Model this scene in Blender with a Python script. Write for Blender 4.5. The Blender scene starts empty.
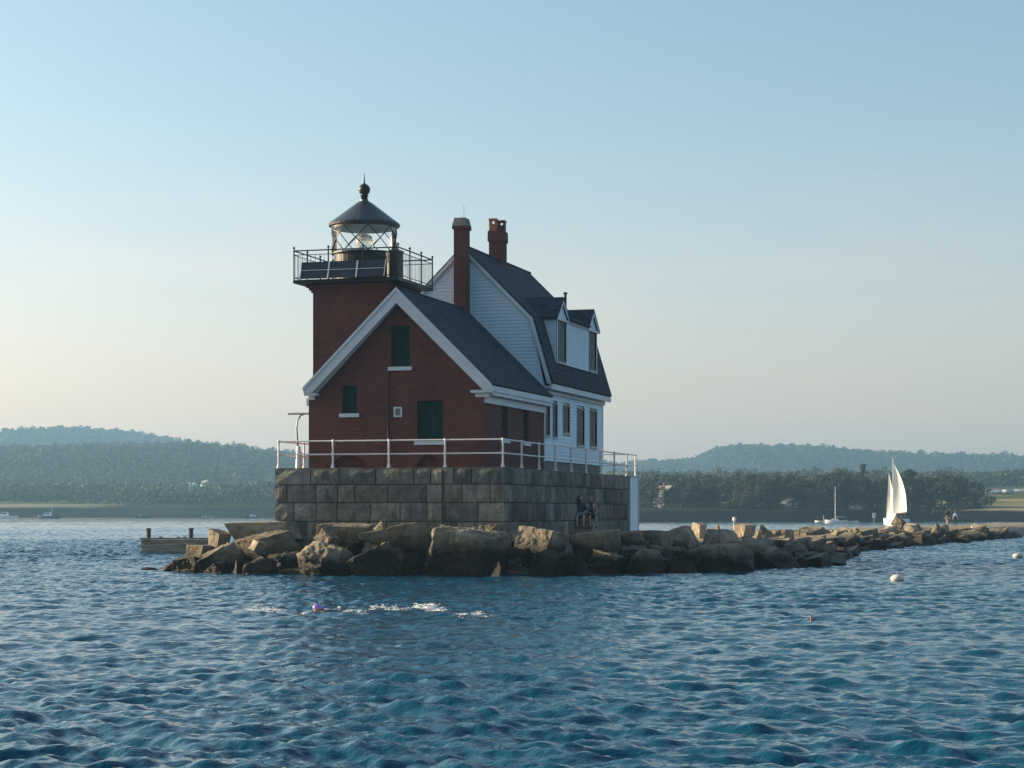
import bpy, bmesh, math, random
import numpy as np
from mathutils import Vector, Matrix, Euler, noise
from mathutils.geometry import delaunay_2d_cdt

random.seed(7)
R = math.radians
sc = bpy.context.scene
col = sc.collection

# ------------------------------------------------------------------ survey of the place
FOC, HX, HY, EYE = 2000.0, 512.0, 512.0, 2.35          # eye height above the water, metres
TH = math.atan(588 / FOC)                               # the pier is turned by this much
RT = Vector((math.cos(TH), -math.sin(TH), 0)); BK = Vector((math.sin(TH), math.cos(TH), 0))
ORG = Vector(((505 - 512) / FOC * 77, 77, 0))           # near right corner of the pier


def W(a, v, z=0):
    """pier coordinates (along the front, back, up) to world"""
    p = ORG + a * RT + v * BK
    return Vector((p.x, p.y, z))


def at(px, py, d):
    return Vector(((px - HX) * d / FOC, d, EYE - (py - HY) * d / FOC))


def onwater(px, py):
    d = EYE * FOC / (py - HY)
    return Vector(((px - HX) * d / FOC, d, 0))


# ------------------------------------------------------------------ materials
def newmat(name):
    m = bpy.data.materials.new(name); m.use_nodes = True
    nt = m.node_tree
    return m, nt, nt.nodes['Principled BSDF']


def N(nt, t, **kw):
    n = nt.nodes.new(t)
    for k, val in kw.items():
        if k in n.inputs.keys() if hasattr(n.inputs, 'keys') else False:
            n.inputs[k].default_value = val
        else:
            setattr(n, k, val)
    return n


def mixc(nt, fac, a, b, mode='MIX'):
    n = nt.nodes.new('ShaderNodeMix'); n.data_type = 'RGBA'; n.blend_type = mode
    for sock, val in ((n.inputs[0], fac), (n.inputs[6], a), (n.inputs[7], b)):
        if hasattr(val, 'node'):
            nt.links.new(val, sock)
        elif isinstance(val, (int, float)):
            sock.default_value = val
        else:
            sock.default_value = (*val, 1) if len(val) == 3 else val
    return n.outputs[2]


def ramp(nt, src, p0, p1, c0=(0, 0, 0), c1=(1, 1, 1)):
    n = nt.nodes.new('ShaderNodeValToRGB')
    n.color_ramp.elements[0].position = p0; n.color_ramp.elements[1].position = p1
    n.color_ramp.elements[0].color = (*c0, 1); n.color_ramp.elements[1].color = (*c1, 1)
    nt.links.new(src, n.inputs[0])
    return n.outputs[0]


def maprange(nt, src, a, b, c=0.0, d=1.0):
    n = nt.nodes.new('ShaderNodeMapRange')
    for i, val in enumerate((a, b, c, d)):
        n.inputs[i + 1].default_value = val
    nt.links.new(src, n.inputs[0])
    return n.outputs[0]


def ntex(nt, scale, detail=4, rough=.55, coord='Object'):
    tc = nt.nodes.new('ShaderNodeTexCoord')
    n = nt.nodes.new('ShaderNodeTexNoise'); n.inputs['Scale'].default_value = scale
    n.inputs['Detail'].default_value = detail; n.inputs['Roughness'].default_value = rough
    if coord == 'World':
        g = nt.nodes.new('ShaderNodeNewGeometry'); nt.links.new(g.outputs['Position'], n.inputs['Vector'])
    else:
        nt.links.new(tc.outputs[coord], n.inputs['Vector'])
    return n.outputs['Fac']


def bump(nt, b, h, strength=.4, dist=.02):
    n = nt.nodes.new('ShaderNodeBump'); n.inputs['Strength'].default_value = strength
    n.inputs['Distance'].default_value = dist
    nt.links.new(h, n.inputs['Height']); nt.links.new(n.outputs[0], b.inputs['Normal'])


def paint(name, c, rough=.5, var=.25, scale=1.5, metal=0.0, bmp=0.0):
    m, nt, b = newmat(name)
    f = ntex(nt, scale, 5, .65)
    k = ramp(nt, f, .35, .7)
    cc = mixc(nt, k, [x * (1 - var) for x in c], c)
    nt.links.new(cc, b.inputs['Base Color'])
    b.inputs['Roughness'].default_value = rough; b.inputs['Metallic'].default_value = metal
    if bmp:
        bump(nt, b, ntex(nt, scale * 12, 3), bmp, .01)
    return m


def uvnode(nt):
    return N(nt, 'ShaderNodeUVMap').outputs[0]


def brick_mat(name, c1, c2, mortar, bw, bh, ms, var=.35, bmp=.5, rough=.85, big=.5, stain=None):
    m, nt, b = newmat(name)
    bt = nt.nodes.new('ShaderNodeTexBrick'); nt.links.new(uvnode(nt), bt.inputs['Vector'])
    bt.inputs['Scale'].default_value = 1; bt.inputs['Brick Width'].default_value = bw
    bt.inputs['Row Height'].default_value = bh; bt.inputs['Mortar Size'].default_value = ms
    bt.inputs['Mortar Smooth'].default_value = .3; bt.inputs['Bias'].default_value = 0
    bt.inputs['Color1'].default_value = (*c1, 1); bt.inputs['Color2'].default_value = (*c2, 1)
    bt.inputs['Mortar'].default_value = (*mortar, 1)
    k = ramp(nt, ntex(nt, big, 6, .7), .3, .72)
    cc = mixc(nt, k, bt.outputs['Color'], mixc(nt, var, bt.outputs['Color'], (.0, .0, .0)))
    k2 = ramp(nt, ntex(nt, 2.7, 5, .75), .62, .8)
    if stain:
        cc = mixc(nt, mixc(nt, .35, (0, 0, 0), k2), cc, stain)
    nt.links.new(cc, b.inputs['Base Color'])
    b.inputs['Roughness'].default_value = rough
    bump(nt, b, bt.outputs['Fac'], -bmp if False else bmp, .012)
    nt.nodes[-1].invert = True
    return m


M = {}
M['brick'] = brick_mat('red_brick', (.165, .027, .021), (.085, .017, .014), (.13, .065, .05), .22, .075, .010, .5, .6, .9, .4, (.36, .24, .2))
M['arch'] = brick_mat('dark_brick', (.13, .022, .018), (.09, .018, .015), (.1, .06, .05), .075, .22, .01, .3, .5)
M['slate'] = brick_mat('slate_roof', (.028, .054, .088), (.010, .020, .037), (.005, .006, .008), .34, .22, .02, .4, 1.0, .9, .6, (.10, .11, .115))
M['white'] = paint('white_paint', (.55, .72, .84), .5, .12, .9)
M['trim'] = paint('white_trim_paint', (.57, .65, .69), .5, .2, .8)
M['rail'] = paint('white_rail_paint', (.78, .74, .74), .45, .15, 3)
M['green'] = paint('green_shutter_paint', (.006, .040, .032), .6, .35, 1.4)
M['green'].node_tree.nodes['Principled BSDF'].inputs['Specular IOR Level'].default_value = .1
M['greyshut'] = paint('grey_brown_blind', (.16, .145, .13), .7, .25, 2.0)
M['black'] = paint('black_iron_paint', (.022, .023, .026), .38, .3, 2)
M['black'].node_tree.nodes['Principled BSDF'].inputs['Specular IOR Level'].default_value = .22
M['dome'] = paint('dark_lantern_roof_paint', (.045, .05, .06), .32, .35, 1.2)
M['dark'] = paint('dark_interior', (.012, .012, .014), .6, .2)
M['cream'] = paint('cream_paint', (.55, .50, .36), .5, .2)
M['cap'] = paint('chimney_cap_mortar', (.20, .20, .19), .9, .4, 3)
M['clay'] = paint('clay_pot', (.42, .17, .05), .8, .35, 4)
M['clay_dark'] = paint('sooty_clay_pot', (.13, .05, .03), .85, .4, 4)
M['alu'] = paint('aluminium_frame', (.72, .73, .74), .35, .1, 3, .3)
M['galv'] = paint('galvanised_steel', (.33, .33, .32), .5, .3, 4, .5)
M['timber'] = None


def solar_mat():
    m, nt, b = newmat('solar_cells')
    bt = nt.nodes.new('ShaderNodeTexBrick'); nt.links.new(uvnode(nt), bt.inputs['Vector'])
    bt.offset = 0; bt.inputs['Scale'].default_value = 1; bt.inputs['Brick Width'].default_value = .12
    bt.inputs['Row Height'].default_value = .12; bt.inputs['Mortar Size'].default_value = .004
    bt.inputs['Color1'].default_value = (.012, .018, .035, 1); bt.inputs['Color2'].default_value = (.016, .022, .04, 1)
    bt.inputs['Mortar'].default_value = (.06, .07, .09, 1)
    nt.links.new(bt.outputs['Color'], b.inputs['Base Color']); b.inputs['Roughness'].default_value = .3; b.inputs['Specular IOR Level'].default_value = .2
    return m


M['solar'] = solar_mat()


def glass_mat(name, tint=(1, 1, 1), refl=.08):
    m, nt, b = newmat(name)
    nt.nodes.remove(b)
    t = N(nt, 'ShaderNodeBsdfTransparent'); t.inputs[0].default_value = (*tint, 1)
    g = N(nt, 'ShaderNodeBsdfGlossy'); g.inputs['Roughness'].default_value = .03
    mx = N(nt, 'ShaderNodeMixShader'); fr = N(nt, 'ShaderNodeFresnel'); fr.inputs[0].default_value = 1.16
    nt.links.new(fr.outputs[0], mx.inputs[0]); nt.links.new(t.outputs[0], mx.inputs[1]); nt.links.new(g.outputs[0], mx.inputs[2])
    nt.links.new(mx.outputs[0], nt.nodes['Material Output'].inputs[0])
    return m


M['glass'] = glass_mat('lantern_glass', (.97, .98, .97))
M['lens'], _nt, _b = newmat('lens_glass')
_b.inputs['Base Color'].default_value = (.95, .93, .86, 1); _b.inputs['Roughness'].default_value = .12
_b.inputs['Transmission Weight'].default_value = .75; _b.inputs['IOR'].default_value = 1.3
M['pane'], _nt, _b = newmat('dark_window_glass')
_b.inputs['Base Color'].default_value = (.02, .024, .03, 1); _b.inputs['Roughness'].default_value = .08


def stone_mat(name, sea=False, c=((.47, .40, .29), (.22, .175, .125)), lo=.5, hi=1.1):
    """granite; with sea=True darkened by weed and tide below the high water mark; raised lo and hi paint shade above it"""
    m, nt, b = newmat(name)
    f = ntex(nt, 1.3, 8, .7, 'World'); k = ramp(nt, f, .33, .68)
    cc = mixc(nt, k, c[1], c[0])
    f2 = ntex(nt, 5, 8, .8, 'World'); k2 = ramp(nt, f2, .5, .66)
    cc = mixc(nt, mixc(nt, .5, (0, 0, 0), k2), cc, (.085, .07, .052))
    k3 = ramp(nt, ntex(nt, 2.3, 8, .8, 'World'), .6, .72)
    cc = mixc(nt, mixc(nt, .55, (0, 0, 0), k3), cc, (.46, .43, .36))
    gp = N(nt, 'ShaderNodeNewGeometry'); mp = N(nt, 'ShaderNodeMapping'); mp.inputs['Scale'].default_value = (2.2, 2.2, .55)
    nt.links.new(gp.outputs['Position'], mp.inputs[0]); ns = N(nt, 'ShaderNodeTexNoise'); nt.links.new(mp.outputs[0], ns.inputs['Vector'])
    ns.inputs['Scale'].default_value = 1.5; ns.inputs['Detail'].default_value = 6
    cc = mixc(nt, mixc(nt, .45, (0, 0, 0), ramp(nt, ns.outputs['Fac'], .52, .66)), cc, (.055, .048, .036))
    b.inputs['Specular IOR Level'].default_value = .15
    at_ = N(nt, 'ShaderNodeAttribute'); at_.attribute_name = 'tint'
    oi = N(nt, 'ShaderNodeObjectInfo')
    if sea:
        vv = maprange(nt, oi.outputs['Random'], 0, 1, .5, 1.2)
        cc = mixc(nt, 1.0, cc, vv, 'MULTIPLY')
        g = N(nt, 'ShaderNodeNewGeometry'); s = N(nt, 'ShaderNodeSeparateXYZ'); nt.links.new(g.outputs['Position'], s.inputs[0])
        add = N(nt, 'ShaderNodeMath', operation='MULTIPLY_ADD')
        nt.links.new(ntex(nt, .8, 5, .7, 'World'), add.inputs[0]); add.inputs[1].default_value = -.9
        nt.links.new(s.outputs['Z'], add.inputs[2])
        tide = maprange(nt, add.outputs[0], lo - .45, hi - .45)
        weed = mixc(nt, ramp(nt, ntex(nt, 2.2, 5, .7, 'World'), .4, .65), (.012, .010, .007), (.040, .025, .012))
        cc = mixc(nt, tide, weed, cc)
        rr = maprange(nt, tide, 0, 1, .45, .88); nt.links.new(rr, b.inputs['Roughness'])
    else:
        cc = mixc(nt, 1.0, cc, at_.outputs['Color'], 'MULTIPLY')
        b.inputs['Roughness'].default_value = .9
    nt.links.new(cc, b.inputs['Base Color'])
    bump(nt, b, ntex(nt, 5, 9, .78, 'World'), 1.0, .09)
    return m


M['rock'] = stone_mat('sea_granite', True)
M['shaded_rock'] = stone_mat('shaded_sea_granite', True, lo=.95, hi=1.62)  # dark weed colour carried up the stone to stand in for shade
M['block'] = stone_mat('pier_granite', False, ((.33, .315, .275), (.125, .127, .118)))


def timber_mat():
    m, nt, b = newmat('weathered_timber')
    tc = nt.nodes.new('ShaderNodeTexCoord'); mp = nt.nodes.new('ShaderNodeMapping')
    mp.inputs['Scale'].default_value = (.6, 8, 9); nt.links.new(tc.outputs['Object'], mp.inputs[0])
    n = nt.nodes.new('ShaderNodeTexNoise'); nt.links.new(mp.outputs[0], n.inputs['Vector']); n.inputs['Scale'].default_value = 1.6
    n.inputs['Detail'].default_value = 6
    cc = mixc(nt, ramp(nt, n.outputs['Fac'], .35, .65), (.11, .09, .058), (.33, .28, .2))
    nt.links.new(cc, b.inputs['Base Color']); b.inputs['Roughness'].default_value = .85
    bump(nt, b, n.outputs['Fac'], .5, .03)
    return m


M['timber'] = timber_mat()


# ------------------------------------------------------------------ mesh builder
class MB:
    def __init__(s):
        s.v, s.f, s.m, s.t = [], [], [], []

    def add(s, vs, fs, mi=0, tint=(1, 1, 1)):
        o = len(s.v); s.v += [tuple(p) for p in vs]
        for f in fs:
            s.f.append([o + i for i in f]); s.m.append(mi); s.t.append(tint)

    def hexa(s, p, mi=0, tint=(1, 1, 1)):
        s.add(p, [(3, 2, 1, 0), (4, 5, 6, 7), (0, 1, 5, 4), (1, 2, 6, 5), (2, 3, 7, 6), (3, 0, 4, 7)], mi, tint)

    def box(s, x0, x1, y0, y1, z0, z1, mi=0, tint=(1, 1, 1)):
        s.hexa([(x0, y0, z0), (x1, y0, z0), (x1, y1, z0), (x0, y1, z0), (x0, y0, z1), (x1, y0, z1), (x1, y1, z1), (x0, y1, z1)], mi, tint)

    def prism(s, poly, fn, t0, t1, mi=0):
        """extrude a 2-D polygon; fn(u, w, t) gives the point"""
        n = len(poly); vs = [fn(u, w, t0) for u, w in poly] + [fn(u, w, t1) for u, w in poly]
        fs = [list(range(n))[::-1], list(range(n, 2 * n))] + [(i, (i + 1) % n, n + (i + 1) % n, n + i) for i in range(n)]
        s.add(vs, fs, mi)

    def tube(s, pts, r, n=8, mi=0, cap=True):
        pts = [Vector(p) for p in pts]; rs = r if isinstance(r, (list, tuple)) else [r] * len(pts)
        rings = []
        for i, p in enumerate(pts):
            d = (pts[min(i + 1, len(pts) - 1)] - pts[max(i - 1, 0)]).normalized()
            a = d.orthogonal().normalized() if abs(d.z) > .9 else Vector((0, 0, 1)).cross(d).normalized()
            b = d.cross(a).normalized()
            rings.append([p + rs[i] * (math.cos(2 * math.pi * k / n) * a + math.sin(2 * math.pi * k / n) * b) for k in range(n)])
        vs = [q for ring in rings for q in ring]; fs = []
        for i in range(len(pts) - 1):
            for k in range(n):
                fs.append((i * n + k, i * n + (k + 1) % n, (i + 1) * n + (k + 1) % n, (i + 1) * n + k))
        if cap:
            fs += [list(range(n))[::-1], [(len(pts) - 1) * n + k for k in range(n)]]
        s.add(vs, fs, mi)

    def lathe(s, prof, c=(0, 0, 0), n=24, mi=0, cap=True):
        vs = []; fs = []
        for r, z in prof:
            for k in range(n):
                a = 2 * math.pi * k / n
                vs.append((c[0] + r * math.cos(a), c[1] + r * math.sin(a), c[2] + z))
        for i in range(len(prof) - 1):
            for k in range(n):
                fs.append((i * n + k, i * n + (k + 1) % n, (i + 1) * n + (k + 1) % n, (i + 1) * n + k))
        if cap:
            fs += [list(range(n))[::-1], [(len(prof) - 1) * n + k for k in range(n)]]
        s.add(vs, fs, mi)

    def panel(s, outline, holes, fn, depth, mi=0, rmi=None):
        """flat wall with real openings and reveals; fn(u, w, t): t metres behind the face"""
        pts = [Vector(p) for p in outline]; edges = [(i, (i + 1) % len(outline)) for i in range(len(outline))]
        for h in holes:
            o = len(pts); pts += [Vector(p) for p in h]; edges += [(o + i, o + (i + 1) % len(h)) for i in range(len(h))]
        vo, _, fo, _, _, _ = delaunay_2d_cdt(pts, edges, [], 0, 1e-6)

        def inside(p, poly):
            c = False
            for i in range(len(poly)):
                (x0, y0), (x1, y1) = poly[i], poly[i - 1]
                if (y0 > p[1]) != (y1 > p[1]) and p[0] < (x1 - x0) * (p[1] - y0) / (y1 - y0) + x0:
                    c = not c
            return c
        keep = []
        for f in fo:
            cx = sum(vo[i][0] for i in f) / len(f), sum(vo[i][1] for i in f) / len(f)
            if inside(cx, outline) and not any(inside(cx, h) for h in holes):
                keep.append(list(f))
        s.add([fn(p[0], p[1], 0) for p in vo], keep, mi)
        for h in holes:
            n = len(h)
            s.add([fn(u, w, 0) for u, w in h] + [fn(u, w, depth) for u, w in h],
                  [(i, (i + 1) % n, n + (i + 1) % n, n + i) for i in range(n)], mi if rmi is None else rmi)

    def build(s, name, mats, parent=None, origin=(0, 0, 0), smooth=False, uv=True, fix=True):
        me = bpy.data.meshes.new(name)
        o = Vector(origin)
        me.from_pydata([(p[0] - o.x, p[1] - o.y, p[2] - o.z) for p in s.v], [], s.f)
        for m in (mats if isinstance(mats, (list, tuple)) else [mats]):
            me.materials.append(m)
        me.polygons.foreach_set('material_index', s.m)
        if smooth:
            me.polygons.foreach_set('use_smooth', [True] * len(s.f))
        if any(t != (1, 1, 1) for t in s.t) or M['block'] in list(me.materials):
            at_ = me.attributes.new('tint', 'FLOAT_COLOR', 'FACE')
            at_.data.foreach_set('color', [c for t in s.t for c in (*t, 1)])
        if fix:
            bm = bmesh.new(); bm.from_mesh(me)
            bmesh.ops.remove_doubles(bm, verts=bm.verts, dist=1e-5)
            bmesh.ops.recalc_face_normals(bm, faces=bm.faces); bm.to_mesh(me); bm.free()
        me.update()
        if uv:
            L = me.uv_layers.new(name='UVMap'); Z = Vector((0, 0, 1))
            for p in me.polygons:
                n = p.normal
                t = Vector((1, 0, 0)) if abs(n.z) > .97 else Z.cross(n).normalized()
                b = n.cross(t)
                for li in p.loop_indices:
                    q = me.vertices[me.loops[li].vertex_index].co + o
                    L.data[li].uv = (q.dot(t), q.dot(b))
        ob = bpy.data.objects.new(name, me); col.objects.link(ob)
        if parent is not None:
            ob.parent = parent
        return ob


def tag(o, label=None, cat=None, group=None, kind=None):
    for k, val in (('label', label), ('category', cat), ('group', group), ('kind', kind)):
        if val:
            o[k] = val
    return o


LOCAL = {}


def thing(name, label, cat, loc=(0, 0, 0), rot=None, group=None, local=True):
    """an Empty at the base of a thing; local=True: loc is in pier coordinates"""
    e = bpy.data.objects.new(name, None); col.objects.link(e); e.empty_display_size = .3
    if local:
        e.location = W(*loc); e.rotation_euler = (0, 0, -TH if rot is None else rot)
    else:
        e.location = loc; e.rotation_euler = (0, 0, rot or 0)
    LOCAL[e.name] = Vector(loc) if local else Vector((0, 0, 0))
    return tag(e, label, cat, group)


def part(mb, name, mat, root, parent=None, **kw):
    return mb.build(name, mat, parent or root, LOCAL[root.name], **kw)


def copy_tree(o, parent=None):
    c = o.copy(); col.objects.link(c)
    if parent is not None:
        c.parent = parent
    for ch in list(o.children):
        copy_tree(ch, c)
    return c


# ------------------------------------------------------------------ granite pier
rnd = random.Random(3)
PL, PF, PT, PB = -9.57, 21.4, 4.06, .3                  # left end, back end, top, bottom
pier = thing('stone_pier', 'large grey granite block pier carrying the lighthouse, walled in rough courses', 'pier', (0, 0, PB))
mb = MB()
mb.box(PL + .12, -.12, .12, PF - .12, PB, PT - .02, 0, (.62, .6, .56))
courses = [(3.43, 4.06), (2.72, 3.43), (1.98, 2.72), (1.2, 1.98), (.3, 1.2)]


def face_blocks(L, fn, seed):
    q = random.Random(seed)
    for ci, (z0, z1) in enumerate(courses):
        u = -q.uniform(0, .5)
        while u < L:
            w = q.uniform(.7, 1.75); u1 = min(u + w, L)
            if L - u1 < .45:
                u1 = L
            u0 = max(u, 0)
            g = .022; t = q.uniform(.5, 1.15); tw = q.uniform(-.05, .06)
            tint = (t * (1 + tw), t, t * (1 - tw))
            # rock-faced block: chamfered edge, lumpy face
            nx, nz = max(3, int((u1 - u0) / .22)), 4
            vs = []
            for j in range(nz + 1):
                for i in range(nx + 1):
                    uu = u0 + g + (u1 - u0 - 2 * g) * i / nx; zz = z0 + g + (z1 - z0 - 2 * g) * j / nz
                    edge = (i in (0, nx)) or (j in (0, nz))
                    d = .015 if edge else .045 + .05 * noise.noise(Vector((uu * 2.1 + seed * 9, zz * 2.3, ci)))
                    vs.append(fn(uu, zz, -d + .015))
            fs = [(j * (nx + 1) + i, j * (nx + 1) + i + 1, (j + 1) * (nx + 1) + i + 1, (j + 1) * (nx + 1) + i) for j in range(nz) for i in range(nx)]
            o = len(vs)
            ring = [i for i in range(nx + 1)] + [j * (nx + 1) + nx for j in range(1, nz + 1)] + [nz * (nx + 1) + i for i in range(nx - 1, -1, -1)] + [j * (nx + 1) for j in range(nz - 1, 0, -1)]
            corner = {}
            for k in ring:
                j, i = divmod(k, nx + 1)
                uu = u0 + g + (u1 - u0 - 2 * g) * i / nx; zz = z0 + g + (z1 - z0 - 2 * g) * j / nz
                corner[k] = len(vs); vs.append(fn(uu, zz, .14))
            for a, b in zip(ring, ring[1:] + ring[:1]):
                fs.append((a, corner[a], corner[b], b))
            mb.add(vs, fs, 0, tint)
            u = u1
    return


face_blocks(-PL, lambda u, z, t: (PL + u, t, z), 1)
face_blocks(PF, lambda u, z, t: (-t, u, z), 2)
face_blocks(PF, lambda u, z, t: (PL + t, u, z), 3)
face_blocks(-PL, lambda u, z, t: (PL + u, PF - t, z), 4)
part(mb, 'wall', M['block'], pier)
mb = MB(); mb.box(PL + .02, -.02, .02, PF - .02, PT - .015, PT + .03, 0, (.8, .78, .72)); part(mb, 'deck', M['block'], pier)
mb = MB()
for (u, z0, z1, s) in ((-2.5, .9, 4.0, 'f'), (.0, 0, 0, 'x')):
    if s == 'f':
        mb.box(u - .03, u + .03, -.12, -.06, z0, z1)
part(mb, 'drain_pipe', M['dark'], pier)

annex = thing('white_end_wall', 'white boarded wall standing against the far end of the granite pier', 'wall', (-.3, PF + .05, 0))
mb = MB()
for k in range(28):
    z = 1.0 + k * .11
    mb.hexa([(-1.6, PF + .06, z), (-.0, PF + .06, z), (-.0, PF + 1.8, z), (-1.6, PF + 1.8, z),
             (-1.6, PF + .06, z + .11), (-.025, PF + .06, z + .11), (-.025, PF + 1.78, z + .11), (-1.6, PF + 1.78, z + .11)])
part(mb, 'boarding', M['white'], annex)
mb = MB(); mb.box(-1.65, .05, PF + .04, PF + 1.85, 4.085, 4.15); part(mb, 'cap', M['trim'], annex)
mb = MB(); mb.box(-.03, .03, PF + 1.76, PF + 1.83, 1.0, 4.08); part(mb, 'corner_board', M['trim'], annex)

# ------------------------------------------------------------------ brick house
BL, BR, BF, BB = -8.65, -1.25, 1.3, 10.15
CX = (BL + BR) / 2
KX = -4.78                                                # line of the ridge
EAVE, APEX = 7.45, 11.06
bh = thing('brick_house', 'red brick gabled house with green shutters and white rake boards below the tower', 'house', (CX, BF, PT))
Z0 = PT + .032


def rect(u0, u1, w0, w1):
    return [(u0, w0), (u1, w0), (u1, w1), (u0, w1)]


def arch(c, r, zb, zr, n=9):
    return [(c - r, zb), (c + r, zb)] + [(c + r * math.cos(math.pi * k / n), zb + .001 + zr * math.sin(math.pi * k / n)) for k in range(1, n)] if True else 0


w_up, w_lo, door = rect(-5.13, -4.33, 8.13, 9.76), rect(-7.21, -6.57, 6.30, 7.40), rect(-4.03, -2.94, 5.16, 6.76)
arch1, arch2 = arch(-6.9, .72, Z0 + .05, .48), arch(-3.55, .5, Z0 + .05, .46)
mb = MB()
slope = (APEX - EAVE) / (BR - CX)
zl, zr = APEX - slope * (KX - BL), APEX - slope * (BR - KX)
out = [(BL, Z0), (BR, Z0), (BR, zr), (KX, APEX), (BL, zl)]
mb.panel(out, [w_up, w_lo, door, arch1, arch2], lambda u, z, t: (u, BF + t, z), .24)
sw1, sw2 = rect(3.63, 4.56, 5.3, 6.72), rect(6.85, 7.69, 5.28, 6.76)
mb.panel(rect(BF, BB, Z0, zr), [sw1, sw2], lambda u, z, t: (BR - t, u, z), .24)
mb.panel(rect(BF, BB, Z0, zl), [], lambda u, z, t: (BL + t, u, z), .16)
part(mb, 'wall', M['brick'], bh)
# back panels of the arched niches
for (c, r, zr) in ((-6.9, .72, .48), (-3.55, .5, .46)):
    mb = MB(); mb.box(c - r - .05, c + r + .05, BF + .241, BF + .28, Z0 + .03, Z0 + zr + .1); part(mb, 'arched_niche', M['brick'], bh)


def shutter_window(root, u0, u1, z0, z1, fn, mat, sill=True, frame=.06, leaves=2, sillmat=None, name='window'):
    """frame, two board leaves, sill. fn(u, z, t): t metres behind wall face"""
    def bx(m, a, b, c, d, t0, t1):
        t0, t1 = (t0 + .075, t1 + .075) if t0 > 0 else (t0, t1)           # set back in the reveal
        m.hexa([fn(a, c, t0), fn(b, c, t0), fn(b, c, t1), fn(a, c, t1), fn(a, d, t0), fn(b, d, t0), fn(b, d, t1), fn(a, d, t1)])
    m = MB()
    bx(m, u0, u0 + frame, z0, z1, .06, .158); bx(m, u1 - frame, u1, z0, z1, .06, .158)
    bx(m, u0 + frame, u1 - frame, z1 - frame, z1, .061, .158); bx(m, u0 + frame, u1 - frame, z0, z0 + frame, .061, .158)
    w = part(m, name, mat, root)
    m = MB(); k = max(2, int((u1 - u0 - 2 * frame) / .11)); L = (u1 - u0 - 2 * frame) / k
    for i in range(k):
        a = u0 + frame + i * L
        bx(m, a + .006, a + L - .006, z0 + frame, z1 - frame, .075 + .01 * (i % 2), .15)
    bx(m, u0 + frame, u1 - frame, z0 + frame, z1 - frame, .12, .157)
    for zz in (z0 + .2 * (z1 - z0), z0 + .78 * (z1 - z0)):
        bx(m, u0 + frame + .01, u1 - frame - .01, zz, zz + .1, .055, .08)
    s = part(m, 'shutter', mat, root, w)
    if sill:
        m = MB(); bx(m, u0 - .1, u1 + .1, z0 - .15, z0 - .003, -.09, .12); part(m, 'sill', sillmat or M['trim'], root, w)
    return w


ff = lambda u, z, t: (u, BF + t, z)
fr_ = lambda u, z, t: (BR - t, u, z)
shutter_window(bh, -5.13, -4.33, 8.13, 9.76, ff, M['green'])
shutter_window(bh, -7.21, -6.57, 6.30, 7.40, ff, M['green'])
shutter_window(bh, -4.03, -2.94, 5.16, 6.76, ff, M['green'], name='door')
shutter_window(bh, 3.63, 4.56, 5.3, 6.72, fr_, M['dark'])
shutter_window(bh, 6.85, 7.69, 5.28, 6.76, fr_, M['dark'])
m = MB()
for a, b, c, d in ((-5.0, -4.66, 6.13, 6.19), (-5.0, -4.66, 6.47, 6.53), (-5.0, -4.94, 6.19, 6.47), (-4.72, -4.66, 6.19, 6.47)):
    m.box(a, b, BF - .04, BF + .02, c, d)
vt = part(m, 'vent', M['trim'], bh)
m = MB(); m.box(-4.94, -4.72, BF - .02, BF + .03, 6.19, 6.47)
for k in range(3):
    m.box(-4.94, -4.72, BF - .03, BF - .021, 6.23 + k * .085, 6.26 + k * .085)
part(m, 'louvre', M['greyshut'], bh, vt)
m = MB(); m.tube([(-5.24, BF - .04, 8.0), (-5.24, BF - .04, Z0)], .035, 6); part(m, 'conduit', M['dark'], bh)
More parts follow.
